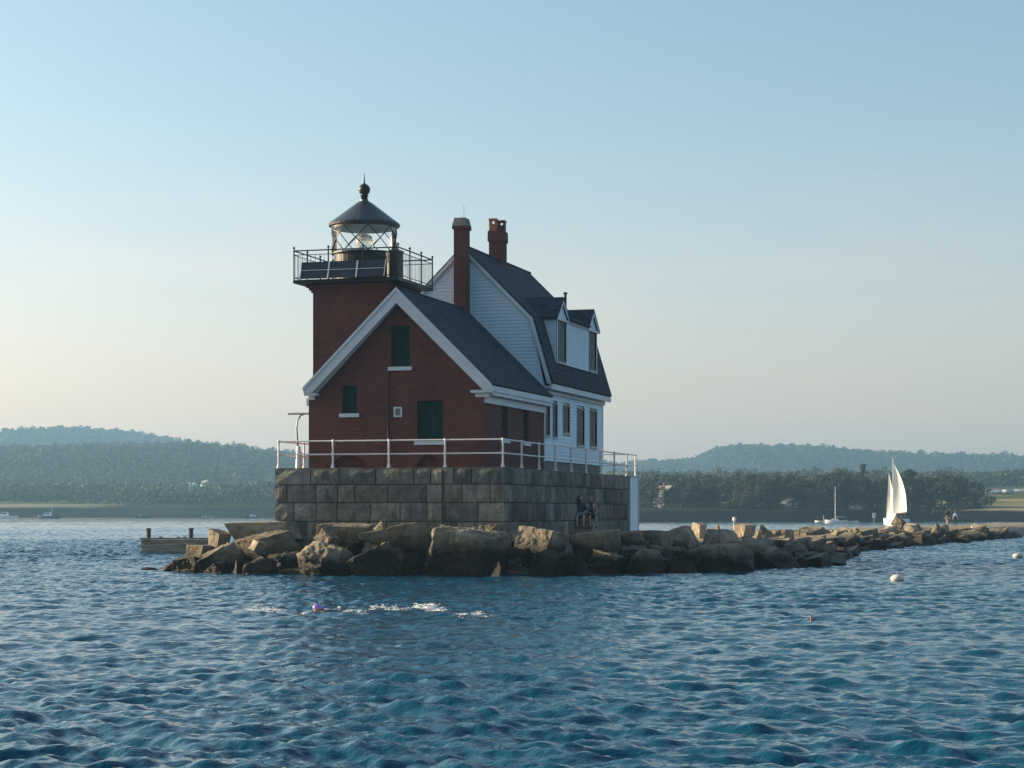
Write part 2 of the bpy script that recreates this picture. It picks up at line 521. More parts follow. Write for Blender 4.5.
# roof: two slabs
OV = .32
mb = MB()
for sg in (-1, 1):
    ex = KX + sg * (BR - CX + .18); ez = EAVE - .18 * slope
    nx, nz = sg * .707 * .12, .707 * .12
    y0, y1 = BF - OV, BB - .02
    p = [(KX, APEX + .02), (ex, ez + .02), (ex + nx, ez + .02 + nz), (KX, APEX + .02 + .17)]
    mb.prism(p, lambda u, w, t: (u, t, w), y0, y1)
roof = part(mb, 'roof', M['slate'], bh)
mb = MB(); mb.tube([(KX, BF - OV, APEX + .19), (KX, BB - .03, APEX + .19)], .06, 6); part(mb, 'ridge_cap', M['slate'], bh, roof)
for sg in (-1, 1):                                     # rake boards with soffit lip
    mb = MB(); ex = KX + sg * (BR - CX + .19); ez = EAVE - .19 * slope; zb = ez - .13
    p = [(KX, APEX + .17), (ex + sg * .06, ez + .06), (ex + sg * .06, zb), (KX + sg * (APEX - .42 - zb) / slope, zb), (KX, APEX - .42)]
    mb.prism(p, lambda u, w, t: (u, t, w), BF - OV - .05, BF - OV - .003)
    p2 = [(KX, APEX + .2), (ex + sg * .08, ez + .09), (ex + sg * .08, ez - .04), (KX, APEX + .06)]
    mb.prism(p2, lambda u, w, t: (u, t, w), BF - OV - .09, BF - OV - .052)
    p3 = [(KX, APEX - .02), (ex - sg * .0, ez - .03), (ex - sg * .0, ez - .1), (KX, APEX - .1)]
    mb.prism(p3, lambda u, w, t: (u, t, w), BF - OV, BF - .002)
    p4 = [(KX, APEX - .12), (ex - sg * .3, EAVE - .14), (ex - sg * .3, EAVE - .4), (KX, APEX - .38)]
    mb.prism(p4, lambda u, w, t: (u, t, w), BF - .04, BF - .003)
    part(mb, 'rake_board', M['trim'], bh)
    mb = MB()                                           # cornice return at the foot of the rake
    x0, x1 = sorted((ex + sg * .05, BR + sg * 0 - .45 if sg > 0 else BL + .45))
    mb.box(x0, x1, BF - OV - .02, BF - .001, ez - .24, ez - .133)
    x0, x1 = sorted((ex - sg * .1, (BR - .3) if sg > 0 else BL + .3))
    mb.box(x0, x1, BF - .2, BF - .002, ez - .4, ez - .243)
    part(mb, 'cornice_return', M['trim'], bh)
    mb = MB()                                           # box gutter along the eave
    xa = ex + sg * .04
    x0, x1 = sorted((xa, xa - sg * .2)); mb.box(x0, x1, BF - OV + .003, BB - .01, ez - .18, ez + .04)
    x0, x1 = sorted((xa - sg * .05, BR + .002 if sg > 0 else BL - .002)); mb.box(x0, x1, BF + .01, BB - .01, ez - .32, ez - .184)
    x0, x1 = sorted(((BR + .1) if sg > 0 else BL - .1, (BR + .003) if sg > 0 else BL - .003)); mb.box(x0, x1, BF + .01, BB - .01, ez - .62, ez - .323)
    part(mb, 'gutter', M['trim'], bh)

# ------------------------------------------------------------------ tower
TL, TR, TF, TB = -8.95, -5.7, 2.5, 5.75
TX, TY = (TL + TR) / 2, (TF + TB) / 2
tw = thing('lighthouse_tower', 'square red brick tower with dark gallery and glazed lantern under a black cone roof', 'lighthouse', (TX, TY, PT))
mb = MB(); mb.box(TL, TR, TF, TB, Z0, 11.32)
for k, e in enumerate((.06, .13, .22)):
    mb.box(TL - e, TR + e, TF - e, TB + e, 11.32 + k * .1, 11.42 + k * .1)
part(mb, 'wall', M['brick'], tw)
GL, GR, GF, GB, GZ = -9.58, -5.08, 2.0, 6.31, 11.78
mb = MB()
mb.hexa([(TL - .2, TF - .2, 11.62), (TR + .2, TF - .2, 11.62), (TR + .2, TB + .2, 11.62), (TL - .2, TB + .2, 11.62),
         (GL + .12, GF + .12, 11.70), (GR - .12, GF + .12, 11.70), (GR - .12, GB - .12, 11.70), (GL + .12, GB - .12, 11.70)])
mb.box(GL, GR, GF, GB, 11.701, GZ)
mb.box(GL - .03, GR + .03, GF - .03, GF + .02, 11.68, GZ + .03); mb.box(GL - .03, GR + .03, GB - .02, GB + .03, 11.68, GZ + .03)
mb.box(GL - .03, GL + .02, GF + .021, GB - .021, 11.68, GZ + .03); mb.box(GR - .02, GR + .03, GF + .021, GB - .021, 11.68, GZ + .03)
gal = part(mb, 'gallery', M['black'], tw)
RH = 1.28
rt = MB(); pts = [(GL, GF), (GR, GF), (GR, GB), (GL, GB)]
for (x0, y0), (x1, y1) in zip(pts, pts[1:] + pts[:1]):
    for hh, r in ((RH - .06, .028), (RH * .82, .016), (.12, .018)):
        rt.tube([(x0, y0, GZ + hh), (x1, y1, GZ + hh)], r, 6)
part(rt, 'rail', M['black'], tw, gal)
bal = MB()
for (x0, y0), (x1, y1) in zip(pts, pts[1:] + pts[:1]):
    for k in range(1, 24):
        if k % 8 == 0:
            continue
        t = k / 24; x, y = x0 + (x1 - x0) * t, y0 + (y1 - y0) * t
        bal.tube([(x, y, GZ + .1), (x, y, GZ + RH * .82)], .009, 4)
part(bal, 'balustrade', M['black'], tw, gal)
for (x0, y0), (x1, y1) in zip(pts, pts[1:] + pts[:1]):
    for k in range(3):
        t = k / 3; x, y = x0 + (x1 - x0) * t, y0 + (y1 - y0) * t
        p = MB(); p.tube([(x, y, GZ - .05), (x, y, GZ + RH)], .032, 6)
        p.lathe([(.0, 0), (.05, .03), (.055, .06), (.035, .1), (.0, .12)], (x, y, GZ + RH), 8)
        part(p, 'post', M['black'], tw, gal)
# lantern
LX, LY = -7.33, 4.15
GB0, GT0, LR = 13.08, 14.12, 1.33
mb = MB(); mb.lathe([(1.27, 0), (1.27, GB0 - GZ - .08), (1.36, GB0 - GZ - .06), (1.36, GB0 - GZ)], (LX, LY, GZ), 32)
part(mb, 'lantern_base', M['black'], tw, smooth=False)
mb = MB(); mb.lathe([(LR, GB0 + .003), (LR, GT0)], (LX, LY, 0), 32, cap=False)
gl = part(mb, 'lantern_glazing', M['glass'], tw, smooth=True)
mb = MB()
for k in range(8):
    for sg in (-1, 1):
        a0 = 2 * math.pi * k / 8 + .08 + math.pi / 8
        mb.tube([(LX + (LR + .012) * math.cos(a0 + sg * t * math.pi / 4), LY + (LR + .012) * math.sin(a0 + sg * t * math.pi / 4), GB0 + (GT0 - GB0) * t) for t in np.linspace(0, 1, 9)], .02, 5)
part(mb, 'astragals', M['black'], tw, gl)
mb = MB(); mb.lathe([(1.36, GT0), (1.36, GT0 + .06), (1.47, GT0 + .07), (1.49, GT0 + .15), (1.45, GT0 + .2), (1.05, GT0 + .5), (.62, GT0 + .83), (.3, GT0 + 1.07), (.17, GT0 + 1.14), (.16, GT0 + 1.2)], (LX, LY, 0), 32)
rf = part(mb, 'lantern_roof', M['dome'], tw, smooth=False)
mb = MB(); z = GT0 + 1.2
mb.lathe([(.15, 0), (.13, .12), (.18, .14), (.14, .2), (.21, .28), (.245, .4), (.235, .5), (.16, .6), (.06, .66), (.03, .7), (.008, 1.1)], (LX, LY, z), 20)
part(mb, 'ventilator_ball', M['black'], tw, rf, smooth=True)
mb = MB(); mb.lathe([(1.3, GT0 - .03), (1.3, GT0 - .005)], (LX, LY, 0), 24); part(mb, 'lantern_ceiling', M['white'], tw)
mb = MB(); mb.lathe([(.0, .0), (.16, .0), (.16, .3), (.3, .38), (.36, .6), (.36, .75), (.3, .98), (.12, 1.06), (0, 1.06)], (LX, LY, GB0 - .25), 20)
part(mb, 'lens', M['lens'], tw, smooth=True)
mb = MB(); mb.lathe([(.22, 0), (.22, .9)], (LX, LY, GB0 - 1.15), 12); part(mb, 'lens_pedestal', M['galv'], tw)

# solar panels leaning on the gallery railing
SPL = ['outermost of the three dark solar panels, at the free corner of the tower gallery',
       'middle one of the three dark solar panels leaning on the tower gallery',
       'dark solar panel leaning on the gallery next to the inner corner post']
for k in range(3):
    u0 = -9.19 + k * 1.22; u1 = u0 + 1.19
    e = thing('solar_panel', SPL[k], 'solar panel', ((u0 + u1) / 2, GF - .25, GZ - .02), group='solar panels along the tower gallery')
    def sp(a, b, c, d, t0, t1, m):
        q = []
        for t in (0, 1):
            pass
        f = lambda u, s, t: (u, GF - .33 + s * .22 - t, GZ + .03 + s * .70)
        m.hexa([f(a, c, t0), f(b, c, t0), f(b, c, t1), f(a, c, t1), f(a, d, t0), f(b, d, t0), f(b, d, t1), f(a, d, t1)])
    m = MB(); sp(u0, u1, 0, 1, .0, -.04, m); part(m, 'cells', M['solar'], e)
    m = MB()
    for a, b, c, d in ((u0 - .012, u0 + .012, 0, 1), (u1 - .012, u1 + .011, 0, 1), (u0 + .013, u1 - .013, .49, .512)):
        sp(a, b, c, d, .012, .004 - .05 * 0, m)
    part(m, 'frame', M['alu'], e)
fs_ = thing('fog_signal', 'cream painted upright drum standing beside the lantern on the gallery', 'fog signal', (-5.62, 3.0, GZ))
mb = MB(); mb.lathe([(.17, 0), (.17, .95), (.2, .97), (.2, 1.15), (.1, 1.22), (0, 1.22)], (-5.75, 3.0, GZ), 16); part(mb, 'drum', M['cream'], fs_, smooth=False)
mb = MB(); mb.lathe([(.24, 0), (.24, .06)], (-5.75, 3.0, GZ + .002), 16); part(mb, 'foot', M['black'], fs_)
cb = thing('equipment_cabinet', 'black upright cabinet on the gallery behind the inner corner post', 'cabinet', (-5.35, 2.55, GZ))
mb = MB(); mb.box(-5.5, -5.16, 2.2, 2.85, GZ + .06, GZ + 1.1); part(mb, 'body', M['black'], cb)
mb = MB(); mb.box(-5.53, -5.13, 2.17, 2.88, GZ + 1.102, GZ + 1.15); part(mb, 'lid', M['dome'], cb)
mb = MB()
for x in (-5.46, -5.24):
    mb.box(x, x + .05, 2.25, 2.8, GZ + .001, GZ + .058)
part(mb, 'foot', M['galv'], cb)

# ------------------------------------------------------------------ white house
HL, HR, HF, HB = -8.65, -1.25, 10.15, 20.85
HE, HK, HP = 7.95, 10.78, 13.93                          # eave, break of the gambrel, peak
OK_, OE = 3.15, 3.98
wh = thing('white_house', 'white clapboard gambrel house with slate roof and twin dormer windows behind the brick house', 'house', (CX, HF, PT))


def half(z):                                            # half width of the gambrel gable at a height
    if z < HE: return HR - CX
    if z < HK: return HR - CX + (OK_ - .03 - (HR - CX)) * (z - HE) / (HK - HE)
    return max(0, (OK_ - .03) * (HP - .03 - z) / (HP - .03 - HK))


def boards(mb, spans, fn, z0, z1, step=.15, lip=.03):
    z = z0
    while z < z1 - .01:
        zt = min(z + step, z1)
        for (a0, b0), (a1, b1) in zip(spans(z + .004), spans(zt - .004)):
            if b0 - a0 < .02: continue
            mb.add([fn(a0, z, -lip), fn(b0, z, -lip), fn(b1, zt, -.002), fn(a1, zt, -.002), fn(a0, z, .03), fn(b0, z, .03)],
                   [(0, 1, 2, 3), (4, 5, 1, 0)])
        z = zt


WINS = [(10.30, 11.02, 5.68, 7.15), (11.55, 12.28, 5.65, 7.18), (13.3, 14.45, 5.92, 7.18), (15.8, 17.15, 5.44, 7.17), (18.26, 19.58, 5.46, 7.2)]


def holed(y0, y1, wins):
    def f(z):
        cuts = sorted((a - .001, b + .001) for a, b, c, d in wins if c - .06 < z < d + .06)
        out = []; p = y0
        for a, b in cuts:
            out.append((p, a)); p = b
        out.append((p, y1))
        return out
    return f


mb = MB()
mb.box(HL + .06, HR - .06, HF + .06, HB - .06, Z0, HE)    # solid core inside the boards
boards(mb, lambda z: [(CX - half(z), CX + half(z))], lambda u, z, t: (u, HF + t, z), Z0 + .5, HP - .12)
boards(mb, lambda z: [(CX - half(z), CX + half(z))], lambda u, z, t: (u, HB - t, z), Z0 + .5, HP - .12)
# boards with matching cut lists in every course
z = Z0 + .5
while z < HE:
    zm = z + .07
    for a, b in holed(HF, HB, WINS)(zm):
        boards(mb, lambda q, a=a, b=b: [(a, b)], lambda u, zz, t: (HR - t, u, zz), z, min(z + .15, HE))
    boards(mb, lambda q: [(HF, HB)], lambda u, zz, t: (HL + t, u, zz), z, min(z + .15, HE))
    z += .15
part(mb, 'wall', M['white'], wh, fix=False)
mb = MB(); mb.box(HL + .03, HR - .03, HF + .03, HB - .03, PT + .031, Z0 + .5); part(mb, 'foundation', M['cap'], wh)
for x in (HL, HR):
    for y in (HF, HB):
        mb = MB(); sx = 1 if x == HL else -1; sy = 1 if y == HF else -1
        x0, x1 = sorted((x - sx * .03, x + sx * .13)); y0, y1 = sorted((y - sy * .03, y + sy * .13))
        mb.box(x0, x1, y0, y1, Z0 + .45, HE); part(mb, 'corner_board', M['trim'], wh)
wr = lambda u, z, t: (HR + .02 - t, u, z)


def sash_window(root, u0, u1, z0, z1, fn, parent=None):
    def bx(m, a, b, c, d, t0, t1):
        m.hexa([fn(a, c, t0), fn(b, c, t0), fn(b, c, t1), fn(a, c, t1), fn(a, d, t0), fn(b, d, t0), fn(b, d, t1), fn(a, d, t1)])
    m = MB(); c = .09
    bx(m, u0 - c, u0, z0 - c, z1 + c, -.02, .07); bx(m, u1, u1 + c, z0 - c, z1 + c, -.02, .07)
    bx(m, u0, u1, z1, z1 + c, -.018, .07); bx(m, u0, u1, z0 - c, z0, -.018, .07)
    w = part(m, 'window', M['black'], root, parent)
    m = MB(); L = (u1 - u0)
    bx(m, u0, u1, z0, z1, .055, .068)
    for i in range(9):
        zz = z0 + (z1 - z0) * i / 9; bx(m, u0 + .05, u1 - .05, zz + .02, zz + (z1 - z0) / 9 - .01, .04, .054)
    bx(m, u0 + L / 2 - .03, u0 + L / 2 + .03, z0, z1, .025, .056)
    part(m, 'shutter', M['greyshut'], root, w)
    m = MB(); bx(m, u0 - c - .05, u1 + c + .05, z0 - c - .06, z0 - c - .003, -.07, .06); part(m, 'sill', M['trim'], root, w)
    return w


for a, b, c, d in WINS:
    sash_window(wh, a + .08, b - .08, c + .08, d - .08, wr)
# gambrel roof
y0, y1 = HF - .1, HB + .1
mb = MB()
for sg in (-1, 1):
    T = .14
    pr = [(CX, HP), (CX + sg * OK_, HK), (CX + sg * OE, HE - .02), (CX + sg * (OE + .17), HE + .02), (CX + sg * (OK_ + .14), HK + .07), (CX, HP + .17)]
    mb.prism(pr, lambda u, w, t: (u, t, w), y0, y1)
roof = part(mb, 'roof', M['slate'], wh)
mb = MB(); mb.tube([(CX, y0, HP + .17), (CX, y1, HP + .17)], .07, 6); part(mb, 'ridge_cap', M['slate'], wh, roof)
for yy in (y0 - .03, y1 + .005):                          # rake trim on both gables
    for sg in (-1, 1):
        mb = MB()
        pr = [(CX, HP + .1), (CX + sg * (OK_ + .06), HK + .03), (CX + sg * (OE + .08), HE), (CX + sg * (OE - .1), HE - .02), (CX + sg * (OK_ - .09), HK - .03), (CX, HP - .09)]
        mb.prism(pr, lambda u, w, t: (u, t, w), yy, yy + .025); part(mb, 'rake_board', M['trim'], wh)
for sg in (-1, 1):
    mb = MB(); s_ = lambda a, b: sorted((a, b)); xe = CX + sg * (OE + .12); xw = (HR + .03) if sg > 0 else HL - .03
    x0, x1 = s_(xe, xe - sg * .12); mb.box(x0, x1, y0 + .004, y1 - .004, HE - .26, HE - .025)
    x0, x1 = s_(xe - sg * .122, xw); mb.box(x0, x1, y0 + .004, y1 - .004, HE - .2, HE - .12)
    x0, x1 = s_(xw + sg * .1, xw); mb.box(x0, x1, HF, HB, HE - .42, HE - .203)
    part(mb, 'cornice', M['trim'], wh)
# the wide twin-gabled dormer facing away from the brick front
DF, DZ0, DZ1 = -1.08, 8.95, 10.98                          # its face, foot, eave
DY0, DY1, DW, DP = 11.6, 19.0, 2.0, 11.82
mb = MB()
dwin = [(DY0 + .2, DY0 + 1.6, DZ0 + .12, DZ1 - .1), (DY1 - 1.6, DY1 - .2, DZ0 + .12, DZ1 - .1)]
z = DZ0
while z < DZ1:
    for a, b in holed(DY0, DY1, dwin)(z + .06):
        boards(mb, lambda q, a=a, b=b: [(a, b)], lambda u, zz, t: (DF - t, u, zz), z, min(z + .125, DZ1))
    z += .125
for yc, sg in ((DY0, 1), (DY1, -1)):
    boards(mb, lambda q: [(CX + 2.2, DF)], lambda u, zz, t: (u, yc + sg * t, zz), DZ0 - .2, DZ1)
for yc in (DY0 + DW / 2 - .1, DY1 - DW / 2 + .1):          # little gablets
    mb.add([(DF, yc - DW / 2 + .1, DZ1), (DF, yc + DW / 2 - .1, DZ1), (DF, yc, DP - .12)], [(0, 1, 2)])
mb.box(CX + 1.5, DF - .1, DY0 + .06, DY1 - .06, DZ0, DZ1 - .02)
dm = part(mb, 'dormer', M['white'], wh, fix=False)
for a, b, c, d in dwin:
    sash_window(wh, a + .1, b - .1, c + .02, d - .02, lambda u, z, t: (DF + .02 - t, u, z), dm)
mb = MB(); bxr = CX + 1.2
for yc in (DY0 + DW / 2 - .1, DY1 - DW / 2 + .1):
    for sg in (-1, 1):
        e = sg * (DW / 2 + .12)
        mb.add([(DF + .1, yc, DP), (DF + .1, yc + e, DZ1 - .1), (bxr, yc + e, DZ1 - .1), (bxr, yc, DP),
                (DF + .1, yc, DP + .13), (DF + .1, yc + e + sg * .05, DZ1), (bxr, yc + e + sg * .05, DZ1), (bxr, yc, DP + .13)],
               [(3, 2, 1, 0), (4, 5, 6, 7), (0, 1, 5, 4), (1, 2, 6, 5), (2, 3, 7, 6)])
ya, yb = DY0 + DW - .02, DY1 - DW + .02
mb.hexa([(DF + .22, ya, DZ1 - .02), (DF + .22, yb, DZ1 - .02), (CX + 2.3, yb, DZ1 + .75), (CX + 2.3, ya, DZ1 + .75),
         (DF + .22, ya, DZ1 + .08), (DF + .22, yb, DZ1 + .08), (CX + 2.3, yb, DZ1 + .85), (CX + 2.3, ya, DZ1 + .85)])
part(mb, 'dormer_roof', M['slate'], wh, dm)
mb = MB(); mb.box(DF + .0345, DF + .08, DY0 - .12, DY1 + .12, DZ1 - .12, DZ1 - .024)
for yc in (DY0 + DW / 2 - .1, DY1 - DW / 2 + .1):
    for sg in (-1, 1):
        pr = [(yc, DP - .01), (yc + sg * (DW / 2 + .12), DZ1 - .11), (yc + sg * (DW / 2 + .0), DZ1 - .021), (yc, DP - .2)]
        pr = [(yc, DP - .01), (yc + sg * (DW / 2 + .1), DZ1 - .08), (yc + sg * (DW / 2 - .08), DZ1 - .02), (yc, DP - .18)]
        mb.prism(pr, lambda u, w, t: (t, u, w), DF + .06, DF + .095)
part(mb, 'dormer_trim', M['trim'], wh, dm)
mb = MB(); mb.tube([(-2.05, 16.8, 11.0), (-2.05, 16.8, 12.55)], .06, 8); mb.lathe([(.06, 0), (.1, .01), (.1, .08), (.0, .1)], (-2.05, 16.8, 12.55), 8)
part(mb, 'vent_pipe', M['black'], wh)
# chimneys
def chimney(x0, x1, yy0, yy1, z0, z1, capmat, flare, ins=.02):
    m = MB(); m.box(x0, x1, yy0, yy1, z0, z1 - .5)
    m.box(x0 - flare, x1 + flare, yy0 - flare, yy1 + flare, z1 - .5, z1 - .36)
    c = part(m, 'chimney', M['brick'], wh)
    m = MB(); m.hexa([(x0 - flare, yy0 - flare, z1 - .358), (x1 + flare, yy0 - flare, z1 - .358), (x1 + flare, yy1 + flare, z1 - .358), (x0 - flare, yy1 + flare, z1 - .358),
                      (x0 + ins, yy0 + ins, z1), (x1 - ins, yy0 + ins, z1), (x1 - ins, yy1 - ins, z1), (x0 + ins, yy1 - ins, z1)])
    part(m, 'chimney_cap', capmat, wh, c)
    return c


chimney(-5.14, -4.62, HF - .75, HF - .06, 10.4, 15.22, M['cap'], .06)
c2 = chimney(-5.28, -4.66, 15.1, 15.95, 12.6, 15.42, M['brick'], .05, -.04)
for x, y, mm, hh in ((-5.12, 15.3, 'clay', .62), (-4.84, 15.72, 'clay_dark', .58)):
    m = MB(); z1 = 15.38
    m.box(x - .16, x + .16, y - .16, y + .16, z1, z1 + hh * .6)
    for dx in (-.16, .1):
        for dy in (-.16, .1):
            m.box(x + dx, x + dx + .06, y + dy, y + dy + .06, z1 + hh * .6, z1 + hh * .85)
    m.box(x - .18, x + .18, y - .18, y + .18, z1 + hh * .85, z1 + hh)
    part(m, 'chimney_pot', M[mm], wh, c2)
mb = MB(); mb.tube([(-4.75, HF - .5, 15.2), (-4.75, HF - .5, 15.8)], .008, 4); part(mb, 'lightning_rod', M['black'], wh)

# ------------------------------------------------------------------ pier railing and davit
rl = thing('pier_railing', 'white two-bar railing running round the top edge of the granite pier', 'railing', (-.13, .15, PT))
PX0, PX1, PY0, PY1 = PL + .1, -.13, .15, PF + 1.7
posts = [(x, PY0) for x in (-9.47, -7.15, -4.8, -2.48, -.13)]
posts += [(PX1, y) for y in (2.74, 5.32, 7.9, 10.55, 13.2, 15.86, 18.6, 21.2, PY1)]
posts += [(PX0, y) for y in (2.8, 5.5, 8.2, 10.9, 13.6, 16.3, 19, 21.2)] + [(x, PF - .15) for x in (-7.2, -4.8, -2.4)]
for x, y in posts:
    p = MB(); p.tube([(x, y, PT + .03), (x, y, PT + 1.1)], .042, 8)
    p.lathe([(.085, 0), (.085, .04), (.06, .06), (.05, .16), (.042, .17)], (x, y, PT + .031), 10)
    for hh in (.57, 1.1):
        p.lathe([(.0, -.06), (.052, -.05), (.06, 0), (.052, .05), (.0, .06)], (x, y, PT + hh), 8)
    part(p, 'post', M['rail'], rl)
for hh in (.57, 1.1):
    for a, b in (((PX0, PY0), (PX1, PY0)), ((PX1, PY0), (PX1, PY1)), ((PX0, PY0), (PX0, 21.2)), ((PX0, PF - .15), (PX1 - .02, PF - .15))):
        p = MB(); p.tube([(a[0], a[1], PT + hh), (b[0], b[1], PT + hh)], .03, 8); part(p, 'rail', M['rail'], rl)

dv = thing('davit', 'thin grey davit pole with a level crossbar beside the brick house corner', 'davit', (-9.0, 1.5, PT))
mb = MB(); mb.tube([(-9.17, 1.5, PT), (-9.22, 1.5, PT + .9), (-9.26, 1.5, PT + 1.7), (-9.22, 1.5, PT + 2.0), (-9.08, 1.5, PT + 2.2), (-8.95, 1.5, PT + 2.25)], [.06, .055, .04, .035, .035, .035], 8); part(mb, 'pole', M['galv'], dv)
mb = MB(); mb.tube([(-9.62, 1.5, PT + 2.27), (-8.7, 1.5, PT + 2.27)], .04, 8); part(mb, 'crossbar', M['galv'], dv)
mb = MB(); mb.lathe([(.13, 0), (.11, .5), (.08, .9), (.06, .92)], (-9.17, 1.5, PT + .031), 10); part(mb, 'socket', M['rail'], dv)

# ------------------------------------------------------------------ light direction
SUN_EL, SUN_TURN = 15.0, 1.0                              # turn: degrees behind the plane of the brick front
SUNV = -RT * math.cos(R(SUN_TURN)) + BK * math.sin(R(SUN_TURN))
SUN_ROT = math.atan2(SUNV.x, SUNV.y)

# ------------------------------------------------------------------ rocks
def rock_mesh(seed, style='block', size=(1, 1, 1), rot=(0, 0, 0), fit=True, cuts=4):
    """broken granite: hull of scattered points, chipped edges, rough faces; size = extent along the world axes"""
    q = random.Random(seed); bm = bmesh.new()
    if style == 'block':
        pts = []
        for sx in (-1, 1):
            for sy in (-1, 1):
                for sz in (-1, 1):
                    k = q.uniform(.72, 1.0)
                    p = Vector((sx * q.uniform(.8, 1), sy * q.uniform(.75, 1), sz * q.uniform(.7, 1)))
                    pts.append(p)
                    if q.random() < .4:
                        pts[-1] = p * .86; pts.append(p * Vector((q.uniform(.5, .8), 1.05, 1))); pts.append(p * Vector((1.03, .7, .9)))
    elif style == 'wedge':
        pts = [Vector((sx, sy * q.uniform(.8, 1), z)) for sx in (-1, -.95) for sy in (-1, 1) for z in (-.1, .25)]
        pts += [Vector((1, sy * q.uniform(.8, 1), z * q.uniform(.85, 1))) for sy in (-1, 1) for z in (-1, 1)] + [Vector((0, -1.05, -.7)), Vector((.1, 1, .7))]
    elif style == 'peak':
        pts = [Vector((sx * q.uniform(.7, 1), sy * q.uniform(.7, 1), -1)) for sx in (-1, 1) for sy in (-1, 1)]
        pts += [Vector((q.uniform(-.4, .3), q.uniform(-.3, .3), 1)), Vector((q.uniform(-.1, .5), q.uniform(-.4, .4), .75)), Vector((-.7, 0, .1)), Vector((.8, .1, .0))]
    else:
        pts = []
        for i in range(17):
            z = 1 - 2 * (i + .5) / 17; a = i * 2.4 + q.uniform(-.5, .5); r = (1 - abs(z) ** 2.6) ** (1 / 2.6)
            pts.append(Vector((r * math.cos(a), r * math.sin(a), z)) * q.uniform(.82, 1.08))
    for p in pts:
        bm.verts.new(p)
    bmesh.ops.convex_hull(bm, input=bm.verts)
    bmesh.ops.delete(bm, geom=[v for v in bm.verts if not v.link_faces], context='VERTS')
    bmesh.ops.dissolve_limit(bm, angle_limit=R(9), verts=bm.verts, edges=bm.edges)
    bmesh.ops.bevel(bm, geom=list(bm.edges), offset=.028, segments=1, affect='EDGES', clamp_overlap=True)
    bmesh.ops.triangulate(bm, faces=bm.faces)
    for k in range(cuts):
        lim = (.5, .3, .19, .11)[k]
        es = [e for e in bm.edges if e.calc_length() > lim]
        if es:
            bmesh.ops.subdivide_edges(bm, edges=es, cuts=1)
            bmesh.ops.triangulate(bm, faces=bm.faces)
    bm.transform(Euler([R(x) for x in rot]).to_matrix().to_4x4())
    if fit:
        lo = [min(v.co[i] for v in bm.verts) for i in range(3)]; hi = [max(v.co[i] for v in bm.verts) for i in range(3)]
        for v in bm.verts:
            v.co = Vector([((v.co[i] - lo[i]) / (hi[i] - lo[i]) - .5) * size[i] for i in range(3)])
    bm.normal_update()
    am = .035 * min(size) if fit else .05
    am = max(am, .022)
    fr = 1.6 / (max(size) ** .5)
    for v in bm.verts:
        p = v.co * fr * 1.7 + Vector((seed * 3.1, 0, 0))
        n = .7 * noise.fractal(p, .8, 2.1, 4) - .6 * abs(noise.noise(p * 2.3)) + .45 * (round(3 * noise.noise(p * Vector((.7, .7, 2.4)))) / 3) - .25 * abs(noise.noise(p * 6.1))
        v.co += v.normal * (am * 1.5 * n)
    me = bpy.data.meshes.new('rock'); bm.to_mesh(me); bm.free()
    me.materials.append(M['rock'])
    return me


NR = [0]


def rock(x0, y0, x1, y1, d, depth, rot=(0, 0, 0), style='block', label=None, group='granite rocks banked in front of the pier', name='granite_rock', dz=0.0):
    NR[0] += 1
    c = at((x0 + x1) / 2, (y0 + y1) / 2, d)
    w, h = (x1 - x0) * d / FOC, (y1 - y0) * d / FOC
    me = rock_mesh(NR[0] * 7 + 1, style, (w * 1.04, depth, h + dz), rot)
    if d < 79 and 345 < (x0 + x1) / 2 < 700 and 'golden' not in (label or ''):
        me.materials[0] = M['shaded_rock']                  # seaward fronts: their shade is put into the stone colour
    o = bpy.data.objects.new(name, me); col.objects.link(o)
    o.location = c + Vector((0, depth * .3, -dz / 2))
    tag(o, label or 'dark weed stained granite rock wedged low between larger blocks in front of the pier', 'rock', group)
    return o


